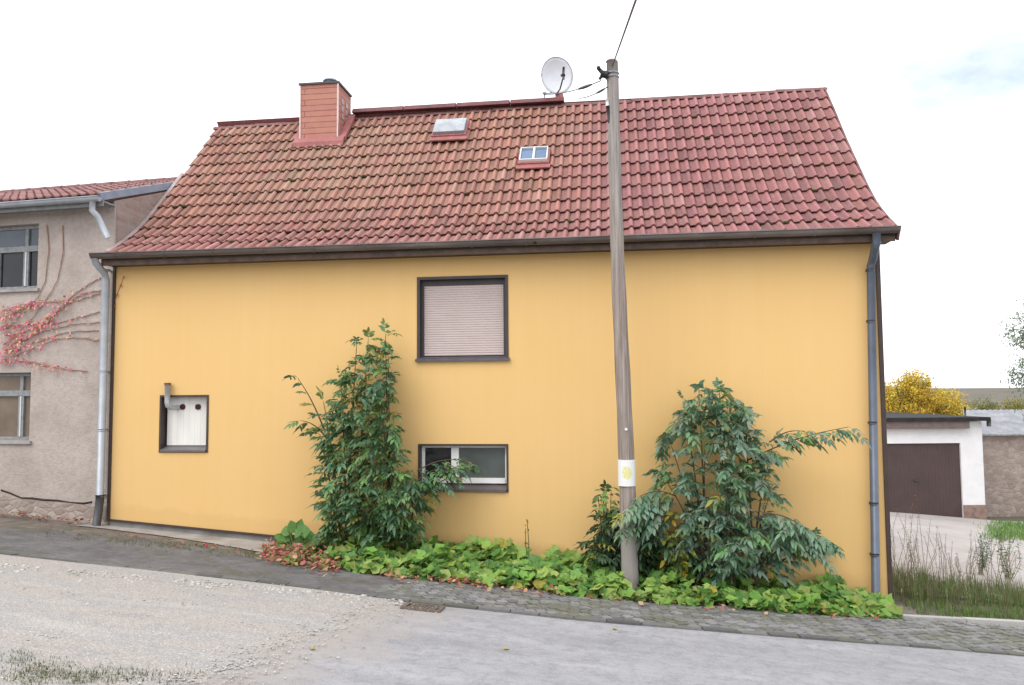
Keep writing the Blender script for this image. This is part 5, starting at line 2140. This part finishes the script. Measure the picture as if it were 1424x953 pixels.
# ------------------------------------------------------------------ light
w = bpy.data.worlds.new('World')
S.world = w
w.use_nodes = True
nt = w.node_tree
N, L = nt.nodes, nt.links
bg = N['Background']
sky = N.new('ShaderNodeTexSky')
sky.sky_type = 'NISHITA'
sky.sun_disc = False
SUN_EL, SUN_AZ = 50, 215          # azimuth clockwise from +Y: light from behind the camera, left
sky.sun_elevation = R(SUN_EL)
sky.sun_rotation = R(SUN_AZ)
sky.air_density = 1.0
sky.dust_density = 3.0
tc = N.new('ShaderNodeTexCoord')
mp = N.new('ShaderNodeMapping')
mp.inputs['Scale'].default_value = (1, 1, 2.2)
L.new(tc.outputs['Generated'], mp.inputs['Vector'])
nz = N.new('ShaderNodeTexNoise')
nz.inputs['Scale'].default_value = 2.6
nz.inputs['Detail'].default_value = 6
nz.inputs['Roughness'].default_value = .55
L.new(mp.outputs[0], nz.inputs['Vector'])
rp = N.new('ShaderNodeValToRGB')
rp.color_ramp.elements[0].position = .30
rp.color_ramp.elements[0].color = (.8, .8, .8, 1)
rp.color_ramp.elements[1].position = .50
rp.color_ramp.elements[1].color = (1, 1, 1, 1)
L.new(nz.outputs['Fac'], rp.inputs['Fac'])
mx = N.new('ShaderNodeMix')
mx.data_type = 'RGBA'
ci = [i for i in mx.inputs if i.type == 'RGBA']
L.new(rp.outputs['Color'], mx.inputs['Factor'])
L.new(sky.outputs[0], ci[0])
# a thin place in the cloud, high on the right
dt = N.new('ShaderNodeVectorMath'); dt.operation = 'DOT_PRODUCT'
L.new(tc.outputs['Generated'], dt.inputs[0])
dt.inputs[1].default_value = tuple(ray(1390, -10).normalized())
rp2 = N.new('ShaderNodeValToRGB')
rp2.color_ramp.elements[0].position = .945; rp2.color_ramp.elements[0].color = (0, 0, 0, 1)
rp2.color_ramp.elements[1].position = .998; rp2.color_ramp.elements[1].color = (1, 1, 1, 1)
L.new(dt.outputs['Value'], rp2.inputs['Fac'])
mu = N.new('ShaderNodeMath'); mu.operation = 'MULTIPLY'
rp3 = N.new('ShaderNodeValToRGB')
rp3.color_ramp.elements[0].position = .40; rp3.color_ramp.elements[0].color = (.66, .66, .66, 1)
rp3.color_ramp.elements[1].position = .66; rp3.color_ramp.elements[1].color = (.12, .12, .12, 1)
L.new(nz.outputs['Fac'], rp3.inputs['Fac'])
L.new(rp2.outputs['Color'], mu.inputs[0]); L.new(rp3.outputs['Color'], mu.inputs[1])
sb = N.new('ShaderNodeMath'); sb.operation = 'SUBTRACT'; sb.use_clamp = True
L.new(rp.outputs['Color'], sb.inputs[0]); L.new(mu.outputs[0], sb.inputs[1])
L.new(sb.outputs[0], mx.inputs['Factor'])
ci[1].default_value = (8.6, 8.8, 9.2, 1)       # cloud layer
L.new([o for o in mx.outputs if o.type == 'RGBA'][0], bg.inputs['Color'])
bg.inputs['Strength'].default_value = .1
sd = bpy.data.lights.new('sun', 'SUN')
sd.energy = .8
sd.angle = R(38)
sd.color = (1.0, .965, .91)
so = bpy.data.objects.new('sun', sd)
COL.objects.link(so)
az = R(SUN_AZ)
dirv = Vector((math.sin(az) * math.cos(R(SUN_EL)), math.cos(az) * math.cos(R(SUN_EL)), math.sin(R(SUN_EL))))
so.rotation_euler = dirv.to_track_quat('Z', 'Y').to_euler()
so.location = dirv * 40

vs = S.view_settings
vs.view_transform = 'Standard'
vs.look = 'None'
vs.exposure = 1.0
vs.gamma = 1
vs.use_curve_mapping = False
S.cycles.max_bounces = 8
S.cycles.use_denoising = True
